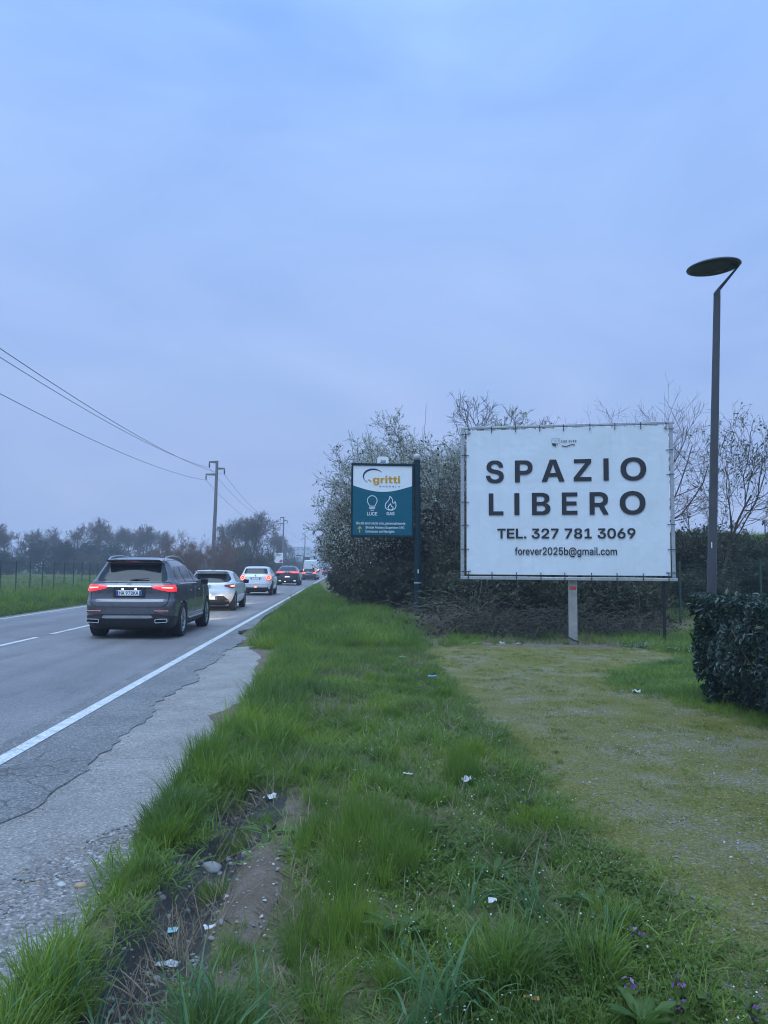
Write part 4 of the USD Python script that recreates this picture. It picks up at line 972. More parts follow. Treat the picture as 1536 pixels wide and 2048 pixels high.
def prism_y(g, y0, y1):
    v, f = extrude(g, y1 - y0)
    return to_m3(np.c_[v[:, 0], y1 - v[:, 2], v[:, 1]], f)
def prism_x(g, x0, x1):
    v, f = extrude(g, x1 - x0)
    return to_m3(np.c_[x0 + v[:, 2], v[:, 0], v[:, 1]], f)
def cyl_x(y, z, r, x0, x1, n=40):
    return prism_x(Point(y, z).buffer(r, n // 4), x0, x1)
def rpoly(pts, r=.03):
    g = Polygon(pts)
    return g.buffer(-r).buffer(r).simplify(.001) if r else g
def mir(pts): return [(-x, z) for x, z in pts][::-1]

def wheel_src(name, R, W, spokes, rimr, detail=True):
    c = klass(name)
    w = W / 2
    prof = [(rimr, -w * .8), (R * .90, -w), (R * .97, -w * .85), (R, -w * .6), (R, w * .6), (R * .97, w * .85), (R * .90, w), (rimr, w * .8), (rimr - .02, w * .3), (rimr - .02, -w * .3), (rimr, -w * .8)]
    obj('tyre', revolve(prof, 'x', 32), M['tyre'], c, smooth=35)
    parts = [revolve([(rimr - .035, -w * .6), (rimr, -w * .82), (rimr, w * .82), (rimr - .035, w * .6), (rimr - .035, -w * .6)], 'x', 28),
             revolve([(0, w * .30), (.06, w * .62), (.075, w * .40), (.075, w * .2), (0, w * .2)][::-1], 'x', 14)]
    for k in range(spokes):
        a = 2 * math.pi * k / spokes; ca, sa = math.cos(a), math.sin(a)
        h = m3.Manifold.hull_points(np.array([(x, ca * r - sa * t, sa * r + ca * t) for r, tw, xs_ in ((.05, .03, (w * .2, w * .48)), (rimr - .02, .022, (w * .4, w * .72))) for t in (-tw, tw) for x in xs_], float))
        parts.append(h)
    obj('rim', cat_mesh(parts), M['rim'], c, smooth=30)
    obj('brake_disc', revolve([(0, -.01), (rimr * .72, -.01), (rimr * .72, .01), (0, .01)], 'x', 20), M['darksteel'], c)
    return c
WH_SUV = wheel_src('suv_wheel', .375, .275, 10, .265)
WH_CAR = wheel_src('car_wheel', .325, .21, 9, .225)

def car(name, label, loc, rz, tab, wheels, wheel, paint, rear=(), side=(), front=(), grooves=(), under=.30, arch=.055, wx=None, extra=None, **loft):
    """wheels: (rear axle y, front axle y, radius). rear/side/front: (part name, material, outline, how proud)."""
    t = thing(name, label, 'car', loc, rz)
    yr, yf, R = wheels
    hw = max(r[3] for r in tab); L = max(r[2] for r in tab)
    wx = wx or hw - .125
    cuts = [cyl_x(y, R, R + arch, s * (hw + .2) if s < 0 else hw - .36, -hw + .36 if s < 0 else hw + .2) for y in (yr, yf) for s in (-1, 1)]
    cutter = m3.Manifold.batch_boolean(cuts, m3.OpType.Add)
    shells = {}
    def shell(o):
        if o not in shells: shells[o] = body_loft(tab, o, **loft)
        return shells[o]
    body = shell(0.) - cutter
    for g, where in grooves:
        ring = g.buffer(.006).difference(g.buffer(-.006))
        pr = prism_y(ring, -1, 1.3) if where == 'rear' else None
        if where == 'side': pr = prism_x(ring, .2, 1.5) + prism_x(ring, -1.5, -.2)
        body = body - (pr ^ (shell(.02) - shell(-.012)))
    obj('body', body, M[paint], t, smooth=32)
    inner = shell(-.012)
    def piece(nm, m, pr, o, **kw):
        g = (shell(o) ^ pr) - inner - cutter
        if g.num_tri() > 3: obj(nm, g, M[m], t, smooth=30, **kw)
    for nm, m, g, o in rear: piece(nm, m, prism_y(g, -1., .36 if nm.startswith('tail') else (.9 if 'bumper' in nm else 1.25)), o)
    for nm, m, g, o in front: piece(nm, m, prism_y(g, L * .52, L + 1), o)
    for nm, m, g, o in side:
        piece(nm, m, prism_x(g, .35, 1.5), o); piece(nm, m, prism_x(g, -1.5, -.35), o)
    k = 0
    for y in (yr, yf):
        for s in (1, -1):
            w = UsdGeom.Xform.Define(stage, numbered(pathof(t), 'wheel'))
            w.AddTranslateOp().Set(Gf.Vec3d(s * wx, y, R))
            if s < 0: w.AddRotateZOp().Set(180.)
            w.GetPrim().GetReferences().AddInternalReference(wheel.GetPath()); w.GetPrim().SetInstanceable(True)
    obj('underbody', bev(0, L / 2, .27, 2 * hw - .75, L - .9, .16, .03), M['plastic'], t)
    if extra: extra(t)
    return t

def plate(t, x, y, z, text, tilt=0., w=.52, h=.112):
    """Number plate facing the rear."""
    p = obj('number_plate', bev(x, y, z, w, .012, h, .003), M['plate_white'], t)
    for s in (-1, 1): obj('plate_band', bev(x + s * (w / 2 - .022), y - .0072, z, .04, .003, h - .01, .001), M['plate_blue'], p)
    if text: obj('plate_text', move(flat(fit(text_poly(text, 600), x - .20, z - .036, x + .20, z + .038), 0, 0, .002), (0, y - .0075, 0)), M['ink'], p)

def mirror(t, x, y, z, m):
    for s in (-1, 1):
        obj('door_mirror', m3.Manifold.hull_points(np.array([(s * (x + a), y + b, z + c) for a, b, c in ((0, .0, -.02), (0, .06, .03), (.06, 0, -.07), (.24, -.01, -.06), (.25, -.01, .07), (.06, 0, .09), (.10, .12, -.05), (.20, .10, -.04), (.20, .10, .05), (.10, .12, .06))], float)), M[m], t, smooth=30)
        obj('mirror_glass', bev(s * (x + .155), y - .012, z + .01, .16, .006, .11, .002), M['glass'], t)

def beam(t, x, y, z, strength, ang=15., pitch=-15.5):
    """Dipped head lamps."""
    for s in (-1, 1):
        l = UsdLux.SphereLight.Define(stage, numbered(pathof(t), 'head_light'))
        l.CreateRadiusAttr(.05); l.CreateIntensityAttr(strength); l.CreateNormalizeAttr(True); l.CreateColorAttr(Gf.Vec3f(1., .86, .55))
        sh = UsdLux.ShapingAPI.Apply(l.GetPrim()); sh.CreateShapingConeAngleAttr(ang); sh.CreateShapingConeSoftnessAttr(.25)
        l.AddTranslateOp().Set(Gf.Vec3d(s * x, y, z)); l.AddRotateXOp().Set(90. + pitch)

# --- dark grey SUV
SUV = [(.20, .30, 4.70, .80, .2, .35), (.27, .13, 4.80, .91, .22, .4), (.40, .03, 4.90, .955, .25, .42), (.56, .0, 4.93, .97, .26, .42), (.70, .0, 4.93, .975, .26, .42), (.80, .02, 4.91, .975, .26, .42),
       (.86, .07, 4.88, .972, .25, .42), (.97, .09, 4.84, .97, .25, .42), (1.06, .09, 4.75, .962, .25, .45), (1.14, .12, 4.45, .945, .25, .5), (1.20, .17, 3.75, .915, .25, .5), (1.27, .23, 3.45, .87, .25, .4),
       (1.40, .33, 3.10, .805, .22, .35), (1.52, .42, 2.80, .745, .2, .3), (1.60, .46, 2.55, .70, .2, .3), (1.66, .44, 2.3, .655, .2, .3), (1.705, .50, 2.1, .60, .25, .3), (1.735, .72, 1.9, .48, .3, .3), (1.75, 1.05, 1.6, .25, .2, .2)]
def suv_extra(t):
    plate(t, 0, .055, .985, 'HA 972KA')
    obj('plate_recess', bev(0, .075, 1.0, .66, .03, .20, .01), M['plastic'], t)
    for x in (-.13, .14): obj('plate_lamp', bev(x, .05, 1.068, .034, .02, .010, .003), M['platelamp'], t)
    obj('chrome_bar', bev(0, .085, 1.115, .94, .05, .04, .012), M['chrome'], t, smooth=30)
    ring = Point(0, 0).buffer(.052, 24).difference(Point(0, 0).buffer(.044, 24))
    star = unary_union([ring] + [Polygon([(.048 * math.sin(a), .048 * math.cos(a)), (.010 * math.sin(a + 1.05), .010 * math.cos(a + 1.05)), (.010 * math.sin(a - 1.05), .010 * math.cos(a - 1.05))]) for a in (0, 2.094, 4.189)])
    obj('emblem', flat(aff.translate(star, -.02, 1.18), 0, .145, .012), M['chrome'], t)
    obj('skid_plate', m3.Manifold.hull_points(np.array([(s * x, y, z) for s in (-1, 1) for x, y, z in ((.50, .02, .50), (.54, .04, .47), (.54, .07, .34), (.40, .08, .33), (.46, .0, .5), (.5, .08, .5), (.5, .14, .36))], float)), M['plastic'], t)
    obj('skid_trim', m3.Manifold.hull_points(np.array([(s * x, y, z) for s in (-1, 1) for x, y, z in ((.49, -.03, .515), (.53, -.02, .47), (.45, -.015, .455), (.49, .05, .515), (.53, .05, .47))], float)), M['chrome'], t, smooth=30)
    for s in (-1, 1):
        tip = rpoly([(s * .57, .355), (s * .84, .37), (s * .84, .455), (s * .57, .445)], .035)
        obj('exhaust_tip', flat(tip.difference(tip.buffer(-.018)), 0, .12, .16), M['chrome'], t, smooth=30)
        obj('exhaust_recess', flat(tip.buffer(-.018), 0, .11, .08), M['tyre'], t)
        pts = [(s * (.60 + .02 * (k in (0, 6))), y, z) for k, (y, z) in enumerate(((.62, 1.66), (.75, 1.745), (1.1, 1.775), (1.6, 1.785), (2.1, 1.765), (2.45, 1.70), (2.55, 1.64)))]
        obj('roof_rail', tube(pts, .018, 8), M['steel'], t, smooth=40)
        obj('running_board', bev(s * .93, 2.45, .38, .12, 1.75, .035, .012), M['steel'], t)
        for y in (1.75, 2.75): obj('door_handle', bev(s * .972, y, 1.0, .035, .2, .028, .01), M['paint_grey'], t)
        obj('reflector', bev(s * .70, .012, .60, .3, .03, .035, .008), M['darkred'], t)
        obj('window_trim', tube([(s * .935, .75, 1.175), (s * .945, 2., 1.17), (s * .925, 3.45, 1.16)], .010, 5), M['chrome'], t)
    obj('wiper', tube([(-.02, .22, 1.25), (.1, .205, 1.275), (.38, .22, 1.29)], [.02, .014, .008], 6), M['plastic'], t)
    obj('spoiler', m3.Manifold.hull_points(np.array([(s * x, y, z) for s in (-1, 1) for x, y, z in ((.60, .34, 1.665), (.55, .32, 1.69), (.58, .7, 1.71), (.60, .45, 1.64))], float)), M['paint_grey'], t, smooth=30)
    obj('third_brake_lamp', bev(0, .335, 1.66, .3, .012, .014, .003), M['darkred'], t)
    mirror(t, .90, 3.02, 1.17, 'paint_grey')
    for s in (-1, 1): obj('headlamp', bev(s * .68, 4.70, .86, .34, .18, .12, .04), M['headlamp'], t)
    beam(t, .62, 4.99, .80, 210.)
tl_r = [(.47, 1.115), (.47, 1.09), (.62, 1.05), (.80, 1.015), (1.05, 1.015), (1.05, 1.12), (.90, 1.155), (.66, 1.155), (.50, 1.14)]
tl_c = [(.56, 1.105), (.64, 1.09), (.86, 1.075), (.90, 1.095), (.86, 1.108), (.66, 1.112)]
rw = [(-.75, 1.225), (.75, 1.225), (.70, 1.40), (.60, 1.625), (-.60, 1.625), (-.70, 1.40)]
suv = car('suv', 'dark grey SUV with glowing red tail lights, nearest in the queue', (-4.50, 16.55, 0), 0., SUV, (.98, 3.97, .375), WH_SUV, 'paint_grey',
    rear=[('rear_window', 'glass', rpoly(rw, .05), .004), ('tail_light', 'red_lens', rpoly(tl_r, .02), .012), ('tail_light', 'red_lens', rpoly(mir(tl_r), .02), .012),
          ('tail_light_core', 'red_core', rpoly(tl_c, .012), .016), ('tail_light_core', 'red_core', rpoly(mir(tl_c), .012), .016),
          ('lower_bumper', 'plastic', rpoly([(-1.1, .15), (1.1, .15), (1.1, .44), (.9, .50), (.56, .545), (-.56, .545), (-.9, .50), (-1.1, .44)], .02), .006)],
    side=[('rear_quarter_window', 'glass', rpoly([(.62, 1.22), (1.28, 1.20), (1.30, 1.55), (.86, 1.55), (.70, 1.45)], .03), .004), ('side_window', 'glass', rpoly([(1.36, 1.20), (2.28, 1.19), (2.28, 1.59), (1.38, 1.56)], .03), .004),
          ('side_window', 'glass', rpoly([(2.36, 1.19), (3.32, 1.18), (2.80, 1.56), (2.36, 1.59)], .03), .004), ('sill_trim', 'plastic', rpoly([(1.3, .15), (3.6, .15), (3.6, .40), (1.3, .40)], 0), .006)],
    front=[('windscreen', 'glass', rpoly([(-.82, 1.24), (.82, 1.24), (.62, 1.62), (-.62, 1.62)], .05), .004)],
    grooves=[(rpoly([(-.84, 1.205), (-.80, .76), (-.70, .69), (.70, .69), (.80, .76), (.84, 1.205)], .05), 'rear'), (rpoly([(1.33, .45), (2.32, .45), (2.32, 1.58), (1.33, 1.55)], .03), 'side'), (rpoly([(2.32, .45), (3.42, .45), (3.45, 1.15), (2.85, 1.57), (2.32, 1.58)], .03), 'side')], extra=suv_extra)

# --- white hatchback
HAT = [(.20, .34, 3.90, .70, .2, .35), (.28, .12, 3.98, .80, .25, .4), (.42, .02, 4.04, .845, .30, .45), (.56, .0, 4.06, .862, .32, .45), (.68, .02, 4.05, .868, .32, .45), (.78, .06, 4.0, .868, .32, .45), (.88, .09, 3.85, .86, .32, .5),
       (.95, .12, 3.45, .845, .32, .5), (1.01, .16, 3.05, .815, .3, .4), (1.10, .24, 2.80, .755, .3, .35), (1.22, .36, 2.50, .69, .28, .3), (1.32, .44, 2.22, .635, .26, .3), (1.39, .42, 1.95, .57, .24, .3), (1.425, .62, 1.75, .46, .3, .3), (1.44, .95, 1.45, .22, .15, .15)]
def hat_extra(t):
    plate(t, 0, .0, .47, None, w=.5)
    obj('plate_lamp', bev(.03, -.012, .555, .06, .02, .014, .003), M['platelamp'], t)
    obj('emblem', flat(aff.scale(Point(0, .865).buffer(.055, 8), .72, 1.1), 0, .07, .012), M['chrome'], t)
    obj('aerial', tube([(0, .62, 1.43), (0, .50, 1.50)], [.012, .006], 6), M['plastic'], t)
    obj('wiper', tube([(0, .20, 1.03), (.25, .22, 1.06)], .010, 5), M['plastic'], t)
    obj('spoiler', m3.Manifold.hull_points(np.array([(s * x, y, z) for s in (-1, 1) for x, y, z in ((.58, .32, 1.375), (.52, .29, 1.395), (.52, .7, 1.425), (.6, .45, 1.36))], float)), M['paint_white'], t, smooth=30)
    mirror(t, .80, 2.72, 1.0, 'plastic')
    for s in (-1, 1):
        obj('reflector', bev(s * .62, .035, .36, .14, .02, .03, .006), M['darkred'], t)
        obj('headlamp', bev(s * .58, 3.86, .72, .3, .16, .12, .04), M['headlamp'], t)
    beam(t, .55, 4.13, .62, 190.)
hl = [(.46, .895), (.56, .855), (.72, .82), (.95, .83), (.95, .92), (.70, .94), (.54, .925)]
hc = [(.70, .90), (.71, .865), (.77, .85), (.83, .865), (.83, .90), (.77, .915)]
hatch = car('hatchback', 'white hatchback with one visible red tail light, second in the queue', (-4.62, 27.2, 0), 0., HAT, (.62, 3.20, .325), WH_CAR, 'paint_white',
    rear=[('rear_window', 'glass', rpoly([(-.64, 1.03), (-.3, 1.0), (.3, 1.0), (.64, 1.03), (.70, 1.12), (.58, 1.31), (-.58, 1.31), (-.70, 1.12)], .05), .004), ('tail_light', 'darkred', rpoly(hl, .02), .01), ('tail_light', 'darkred', rpoly(mir(hl), .02), .01),
          ('tail_light_core', 'red_core', rpoly(hc, .02), .014), ('tail_light_core', 'red_core', rpoly(mir(hc), .02), .014), ('lower_bumper', 'plastic', rpoly([(-.72, .15), (.72, .15), (.66, .40), (.50, .54), (-.50, .54), (-.66, .40)], .05), .006)],
    side=[('side_window', 'glass', rpoly([(.86, 1.02), (2.85, .99), (2.45, 1.27), (1.9, 1.36), (1.15, 1.32)], .04), .004)],
    front=[('windscreen', 'glass', rpoly([(-.74, 1.03), (.74, 1.03), (.58, 1.34), (-.58, 1.34)], .05), .004)],
    grooves=[(rpoly([(-.78, 1.0), (-.70, .60), (.70, .60), (.78, 1.0)], .05), 'rear'), (rpoly([(1.0, .4), (1.85, .35), (1.85, 1.33), (1.15, 1.3)], .05), 'side')], extra=hat_extra)

# --- white crossover
CRO = [(.22, .32, 4.05, .72, .2, .35), (.30, .12, 4.15, .83, .25, .4), (.45, .02, 4.22, .875, .3, .45), (.62, .0, 4.24, .89, .32, .45), (.78, .03, 4.22, .892, .32, .45), (.92, .07, 4.15, .885, .32, .5), (1.02, .10, 3.75, .87, .32, .5),
       (1.10, .14, 3.3, .84, .3, .4), (1.20, .22, 3.0, .785, .28, .35), (1.34, .33, 2.65, .72, .26, .3), (1.46, .41, 2.35, .66, .24, .3), (1.54, .42, 2.1, .60, .22, .3), (1.585, .60, 1.9, .48, .3, .3), (1.60, .95, 1.5, .22, .15, .15)]
def cro_extra(t):
    plate(t, 0, .05, .93, None, w=.5)
    obj('handle_bar', bev(0, .06, 1.02, .62, .05, .04, .012), M['paint_white'], t)
    obj('emblem', flat(Point(0, 1.10).buffer(.045, 8), 0, .11, .012), M['chrome'], t)
    obj('fog_lamp', bev(.02, -.0, .47, .10, .02, .05, .01), M['red_core'], t)
    obj('aerial', tube([(0, .65, 1.58), (0, .52, 1.66)], [.012, .006], 6), M['plastic'], t)
    for s in (-1, 1): obj('reflector', bev(s * .66, .06, .45, .05, .03, .10, .01), M['darkred'], t)
    mirror(t, .82, 2.9, 1.10, 'plastic')
    for s in (-1, 1): obj('headlamp', bev(s * .6, 4.05, .82, .26, .16, .18, .05), M['headlamp'], t)
    beam(t, .56, 4.31, .66, 190.)
cl, cc = Point(.70, .985).buffer(.155, 12), Point(.70, .985).buffer(.125, 12)
cro = car('crossover', 'white crossover with round red tail lights, third in the queue', (-4.68, 42.0, 0), 0., CRO, (.72, 3.29, .34), WH_CAR, 'paint_white',
    rear=[('rear_window', 'glass', rpoly([(-.66, 1.19), (.66, 1.19), (.57, 1.47), (-.57, 1.47)], .05), .004)] + [x for s in (1, -1) for x in (('tail_light', 'red_lens', aff.scale(cl, s, 1, origin=(0, 0)), .012), ('tail_light_ring', 'red_core', aff.scale(cc.difference(Point(.70, .985).buffer(.085, 12)), s, 1, origin=(0, 0)), .016), ('tail_light_core', 'red_core', aff.scale(Point(.70, .985).buffer(.035, 12), s, 1, origin=(0, 0)), .018))] +
         [('lower_bumper', 'plastic', rpoly([(-.95, .15), (.95, .15), (.80, .30), (.60, .46), (-.60, .46), (-.80, .30)], .03), .006)],
    side=[('side_window', 'glass', rpoly([(.80, 1.16), (3.05, 1.13), (2.55, 1.45), (2.0, 1.52), (1.0, 1.47)], .05), .004), ('arch_trim', 'plastic', rpoly([(.25, .2), (1.2, .2), (1.2, .5), (1.0, .78), (.72, .84), (.42, .78), (.22, .5)], .05), .006), ('sill_trim', 'plastic', rpoly([(1.1, .15), (2.9, .15), (2.9, .36), (1.1, .36)], 0), .006)],
    front=[('windscreen', 'glass', rpoly([(-.76, 1.12), (.76, 1.12), (.58, 1.48), (-.58, 1.48)], .05), .004)],
    grooves=[(rpoly([(-.80, 1.15), (-.74, .62), (.74, .62), (.80, 1.15)], .05), 'rear')], extra=cro_extra)

# --- dark coupe SUV
COU = [(.22, .32, 4.75, .80, .2, .35), (.32, .10, 4.85, .93, .25, .4), (.48, .02, 4.92, .975, .3, .45), (.68, .0, 4.94, .99, .3, .45), (.88, .02, 4.92, .99, .3, .45), (1.02, .03, 4.80, .98, .3, .5), (1.12, .06, 4.4, .965, .3, .5), (1.20, .10, 3.8, .93, .3, .4),
       (1.28, .30, 3.4, .86, .28, .35), (1.40, .62, 3.05, .78, .26, .3), (1.52, .98, 2.75, .71, .24, .3), (1.61, 1.30, 2.5, .64, .22, .3), (1.665, 1.55, 2.3, .52, .2, .3), (1.69, 1.75, 2.0, .25, .1, .1)]
def cou_extra(t):
    plate(t, 0, -.02, .74, None, w=.5)
    for x in (-.1, .1): obj('plate_lamp', bev(x, -.03, .81, .12, .02, .014, .003), M['platelamp'], t)
    obj('emblem', flat(Point(0, 1.10).buffer(.04, 8), 0, .02, .012), M['chrome'], t)
    obj('fog_reflection_lamp', bev(-.18, .01, .34, .08, .02, .03, .008), M['amber'], t)
    obj('aerial', tube([(0, 1.75, 1.69), (0, 1.6, 1.75)], [.03, .01], 6), M['plastic'], t)
    mirror(t, .90, 3.1, 1.2, 'paint_dark')
    for s in (-1, 1): obj('exhaust_tip', bev(s * .62, .02, .38, .22, .05, .08, .02), M['chrome'], t)
    for s in (-1, 1): obj('headlamp', bev(s * .66, 4.72, .85, .3, .16, .12, .04), M['headlamp'], t)
xl, xc = [(.14, 1.13), (.40, 1.06), (1.1, 1.06), (1.1, 1.20), (.80, 1.205), (.18, 1.18)], [(.20, 1.135), (.42, 1.10), (.92, 1.10), (.90, 1.145), (.45, 1.15)]
car('coupe_suv', 'black sloping coupe SUV with wide red light strips, fourth in the queue', (-4.62, 65.5, 0), 0., COU, (1.02, 3.99, .375), WH_SUV, 'paint_dark',
    rear=[('tail_light', 'red_lens', rpoly(xl, .015), .012), ('tail_light', 'red_lens', rpoly(mir(xl), .015), .012), ('tail_light_core', 'far_red', rpoly(xc, .01), .016), ('tail_light_core', 'far_red', rpoly(mir(xc), .01), .016), ('lower_bumper', 'plastic', rpoly([(-1.1, .15), (1.1, .15), (1.1, .40), (-1.1, .40)], 0), .006), ('rear_window', 'glass', rpoly([(-.76, 1.27), (.76, 1.27), (.60, 1.57), (-.60, 1.57)], .05), .006)],
    side=[('side_window', 'glass', rpoly([(1.3, 1.24), (3.3, 1.22), (2.75, 1.54), (2.2, 1.60), (1.75, 1.56)], .05), .004)], front=[('windscreen', 'glass', rpoly([(-.8, 1.26), (.8, 1.26), (.62, 1.58), (-.62, 1.58)], .05), .004)], extra=cou_extra)

# --- the cars farther ahead
SAL = [(r[0] * .98, r[1], r[2] + .2, r[3], r[4], r[5]) for r in HAT]
def far_extra(amber):
    def f(t):
        plate(t, 0, .03, .62, None, w=.5)
        mirror(t, .80, 2.72, 1.0, 'paint_dark')
        if amber: obj('indicator_lamp', bev(-.72, .02, .98, .16, .05, .12, .03), M['amber'], t)
    return f
fl1 = [(.42, .84), (.95, .80), (.95, .96), (.55, .95)]
for nm, lab, loc, paint, amb in (('car', 'dark red car mostly hidden behind the black coupe, left lamp shining amber', (-5.25, 76.5, 0), 'paint_red', True), ('car', 'dark saloon between the black coupe and the white van', (-3.98, 93.5, 0), 'paint_dark', False), ('car', 'farthest car, a dark shape with red brake lamps beyond the van', (-3.35, 163, 0), 'paint_dark', False)):
    car(nm, lab, loc, 0., SAL, (.72, 3.35, .325), WH_CAR, paint,
        rear=[('rear_window', 'glass', rpoly([(-.66, 1.0), (.66, 1.0), (.56, 1.28), (-.56, 1.28)], .05), .004), ('tail_light', 'far_red', rpoly(fl1, .02), .012), ('tail_light', 'far_red', rpoly(mir(fl1), .02), .012), ('lower_bumper', 'plastic', rpoly([(-1, .15), (1, .15), (1, .36), (-1, .36)], 0), .006)],
        side=[('side_window', 'glass', rpoly([(.86, 1.02), (2.85, .99), (2.45, 1.27), (1.9, 1.34), (1.15, 1.30)], .04), .004)], front=[('windscreen', 'glass', rpoly([(-.74, 1.03), (.74, 1.03), (.58, 1.31), (-.58, 1.31)], .05), .004)], extra=far_extra(amb))

VAN = [(.25, .15, 5.2, .90, .08, .3), (.35, .03, 5.35, .98, .1, .3), (.5, .0, 5.4, 1.0, .12, .3), (1.0, .0, 5.35, 1.01, .12, .35), (1.25, .0, 4.9, 1.01, .12, .4), (1.4, .0, 4.5, 1.0, .12, .4), (1.9, .03, 4.1, .96, .12, .35), (2.25, .06, 3.8, .91, .14, .3), (2.42, .10, 3.6, .86, .2, .3), (2.5, .3, 3.3, .70, .3, .3), (2.52, .6, 3., .4, .3, .3)]
def van_extra(t):
    plate(t, -.5, -.02, .72, None, w=.5)
    obj('bumper_step', bev(0, -.04, .48, 1.9, .14, .16, .03), M['plastic'], t)
    obj('plate_lamp', bev(.66, -.02, .70, .10, .03, .06, .01), M['platelamp'], t)
    mirror(t, 1.0, 4.2, 1.5, 'plastic')
    for s in (-1, 1): obj('hinge', bev(s * .97, .0, 1.6, .05, .05, .12, .01), M['plastic'], t)
vl = [(.86, .95), (1.1, .95), (1.1, 1.45), (.86, 1.45)]; vc = [(.88, 1.12), (1.1, 1.12), (1.1, 1.36), (.88, 1.36)]
v = car('van', 'plain white van with closed rear doors, far ahead in the queue', (-4.05, 100., 0), 0., VAN, (1.0, 4.3, .34), WH_CAR, 'paint_van',
    rear=[('tail_light', 'darkred', rpoly(vl, .02), .01), ('tail_light', 'darkred', rpoly(mir(vl), .02), .01), ('tail_light_core', 'red_core', rpoly(vc, .02), .014), ('tail_light_core', 'red_core', rpoly(mir(vc), .02), .014)],
    side=[('side_window', 'glass', rpoly([(3.2, 1.45), (4.3, 1.42), (3.95, 1.95), (3.2, 1.98)], .05), .004)], front=[('windscreen', 'glass', rpoly([(-.86, 1.45), (.86, 1.45), (.8, 2.1), (-.8, 2.1)], .05), .004)],
    grooves=[(sbox(-.84, .55, 0, 2.36), 'rear'), (sbox(0, .55, .84, 2.36), 'rear')], bow=.03, extra=van_extra)
tag(v, cat='van')

# ------------------------------------------------------------------ grass and small plants
def blades(n, rad, h0, h1, w, lean, curl, rng, K=4, root=None):
    a = rng.uniform(0, 2 * math.pi, n); q = rad * rng.uniform(0, 1, n) ** .5
    P = np.c_[np.cos(a) * q, np.sin(a) * q, np.full(n, -.015)] if root is None else root
    b = np.arctan2(P[:, 1], P[:, 0]) + rng.normal(0, .9, n)
    o = np.c_[np.cos(b), np.sin(b), 0 * b]
    h = rng.uniform(h0, h1, n); l = np.abs(rng.normal(lean, lean * .5, n)); cu = np.abs(rng.normal(curl, curl * .6, n))
    s = np.linspace(0, 1, K)
    ang = l[:, None] + cu[:, None] * s[None] ** 1.5
    st = (h / (K - 1))[:, None]
    x = np.cumsum(np.c_[np.zeros(n), (np.sin(ang) * st)[:, 1:]], 1); z = np.cumsum(np.c_[np.zeros(n), (np.cos(ang) * st)[:, 1:]], 1)
    C = P[:, None] + o[:, None] * x[..., None] + np.array([0, 0, 1.]) * z[..., None]
    t = rng.normal(0, .6, n); sd = np.c_[-np.sin(b + t), np.cos(b + t), 0 * b]
    ww = (w * rng.uniform(.6, 1.2, n))[:, None] * np.array([.8, 1., .75, .0])[None] if K == 4 else (w * rng.uniform(.6, 1.2, n))[:, None] * np.interp(s, [0, .3, .7, 1], [.7, 1, .8, 0])[None]
    V = np.stack([C - sd[:, None] * ww[..., None] / 2, C + sd[:, None] * ww[..., None] / 2], 2).reshape(-1, 3)
    i = np.arange(n)[:, None] * 2 * K; k = np.arange(K - 1)[None] * 2
    a0 = (i + k).ravel()
    return V, np.vstack([np.c_[a0, a0 + 1, a0 + 3], np.c_[a0, a0 + 3, a0 + 2]])

def weed_patch(n, rad, h, size, rng):
    a = rng.uniform(0, 2 * math.pi, n); q = rad * rng.uniform(0, 1, n) ** .5
    C = np.c_[np.cos(a) * q, np.sin(a) * q, rng.uniform(.1, 1, n) * h]
    return leaves(C, np.full(n, size), rng, np.tile([0, 0, 1.3], (n, 1)), 1.4)

class Scatter:
    """One kind of ground cover: a PointInstancer of a few plant shapes."""
    def __init__(self, name, protos, m):
        self.pi = UsdGeom.PointInstancer.Define(stage, '/World/' + name)
        tag(self.pi.GetPrim(), kind='stuff')
        self.n = len(protos); self.P, self.I, self.S, self.Q = [], [], [], []
        t = []
        for k, p in enumerate(protos):
            o_ = usdkit.mesh(stage, f'/World/{name}/plant_shapes/shape_{k:03d}', p, M[m] if isinstance(m, str) else M[m[k]])
            t.append(o_.GetPath())
        UsdGeom.Scope.Define(stage, f'/World/{name}/plant_shapes')
        self.pi.CreatePrototypesRel().SetTargets(t)
    def add(self, x, y, s, rng, hf=H, ids=None, tilt=.12, dz=0.):
        n = len(x)
        if n == 0: return
        self.P.append(np.c_[x, y, hf(x, y) + dz]); self.I.append(rng.integers(0, self.n, n) if ids is None else rng.choice(ids, n))
        self.S.append(np.broadcast_to(np.asarray(s, float)[..., None] if np.ndim(s) == 1 else s, (n, 3)))
        a = rng.uniform(0, 2 * math.pi, n) / 2; b = rng.normal(0, tilt, n) / 2; g = rng.uniform(0, 2 * math.pi, n)
        q1 = np.c_[np.cos(b), np.sin(b) * np.cos(g), np.sin(b) * np.sin(g), 0 * b]; q2 = np.c_[np.cos(a), 0 * a, 0 * a, np.sin(a)]
        w1, x1, y1, z1 = q1.T; w2, x2, y2, z2 = q2.T
        self.Q.append(np.c_[w1 * w2 - x1 * x2 - y1 * y2 - z1 * z2, w1 * x2 + x1 * w2 + y1 * z2 - z1 * y2, w1 * y2 - x1 * z2 + y1 * w2 + z1 * x2, w1 * z2 + x1 * y2 - y1 * x2 + z1 * w2])
    def done(self):
        P, I, S, Q = np.vstack(self.P), np.concatenate(self.I), np.vstack(self.S), np.vstack(self.Q)
        self.pi.CreatePositionsAttr(Vt.Vec3fArray.FromNumpy(P.astype(np.float32)))
        self.pi.CreateProtoIndicesAttr(Vt.IntArray.FromNumpy(I.astype(np.int32)))
        self.pi.CreateScalesAttr(Vt.Vec3fArray.FromNumpy(S.astype(np.float32)))
        self.pi.CreateOrientationsAttr(Vt.QuathArray([Gf.Quath(float(a), float(b), float(c), float(d)) for a, b, c, d in Q]))

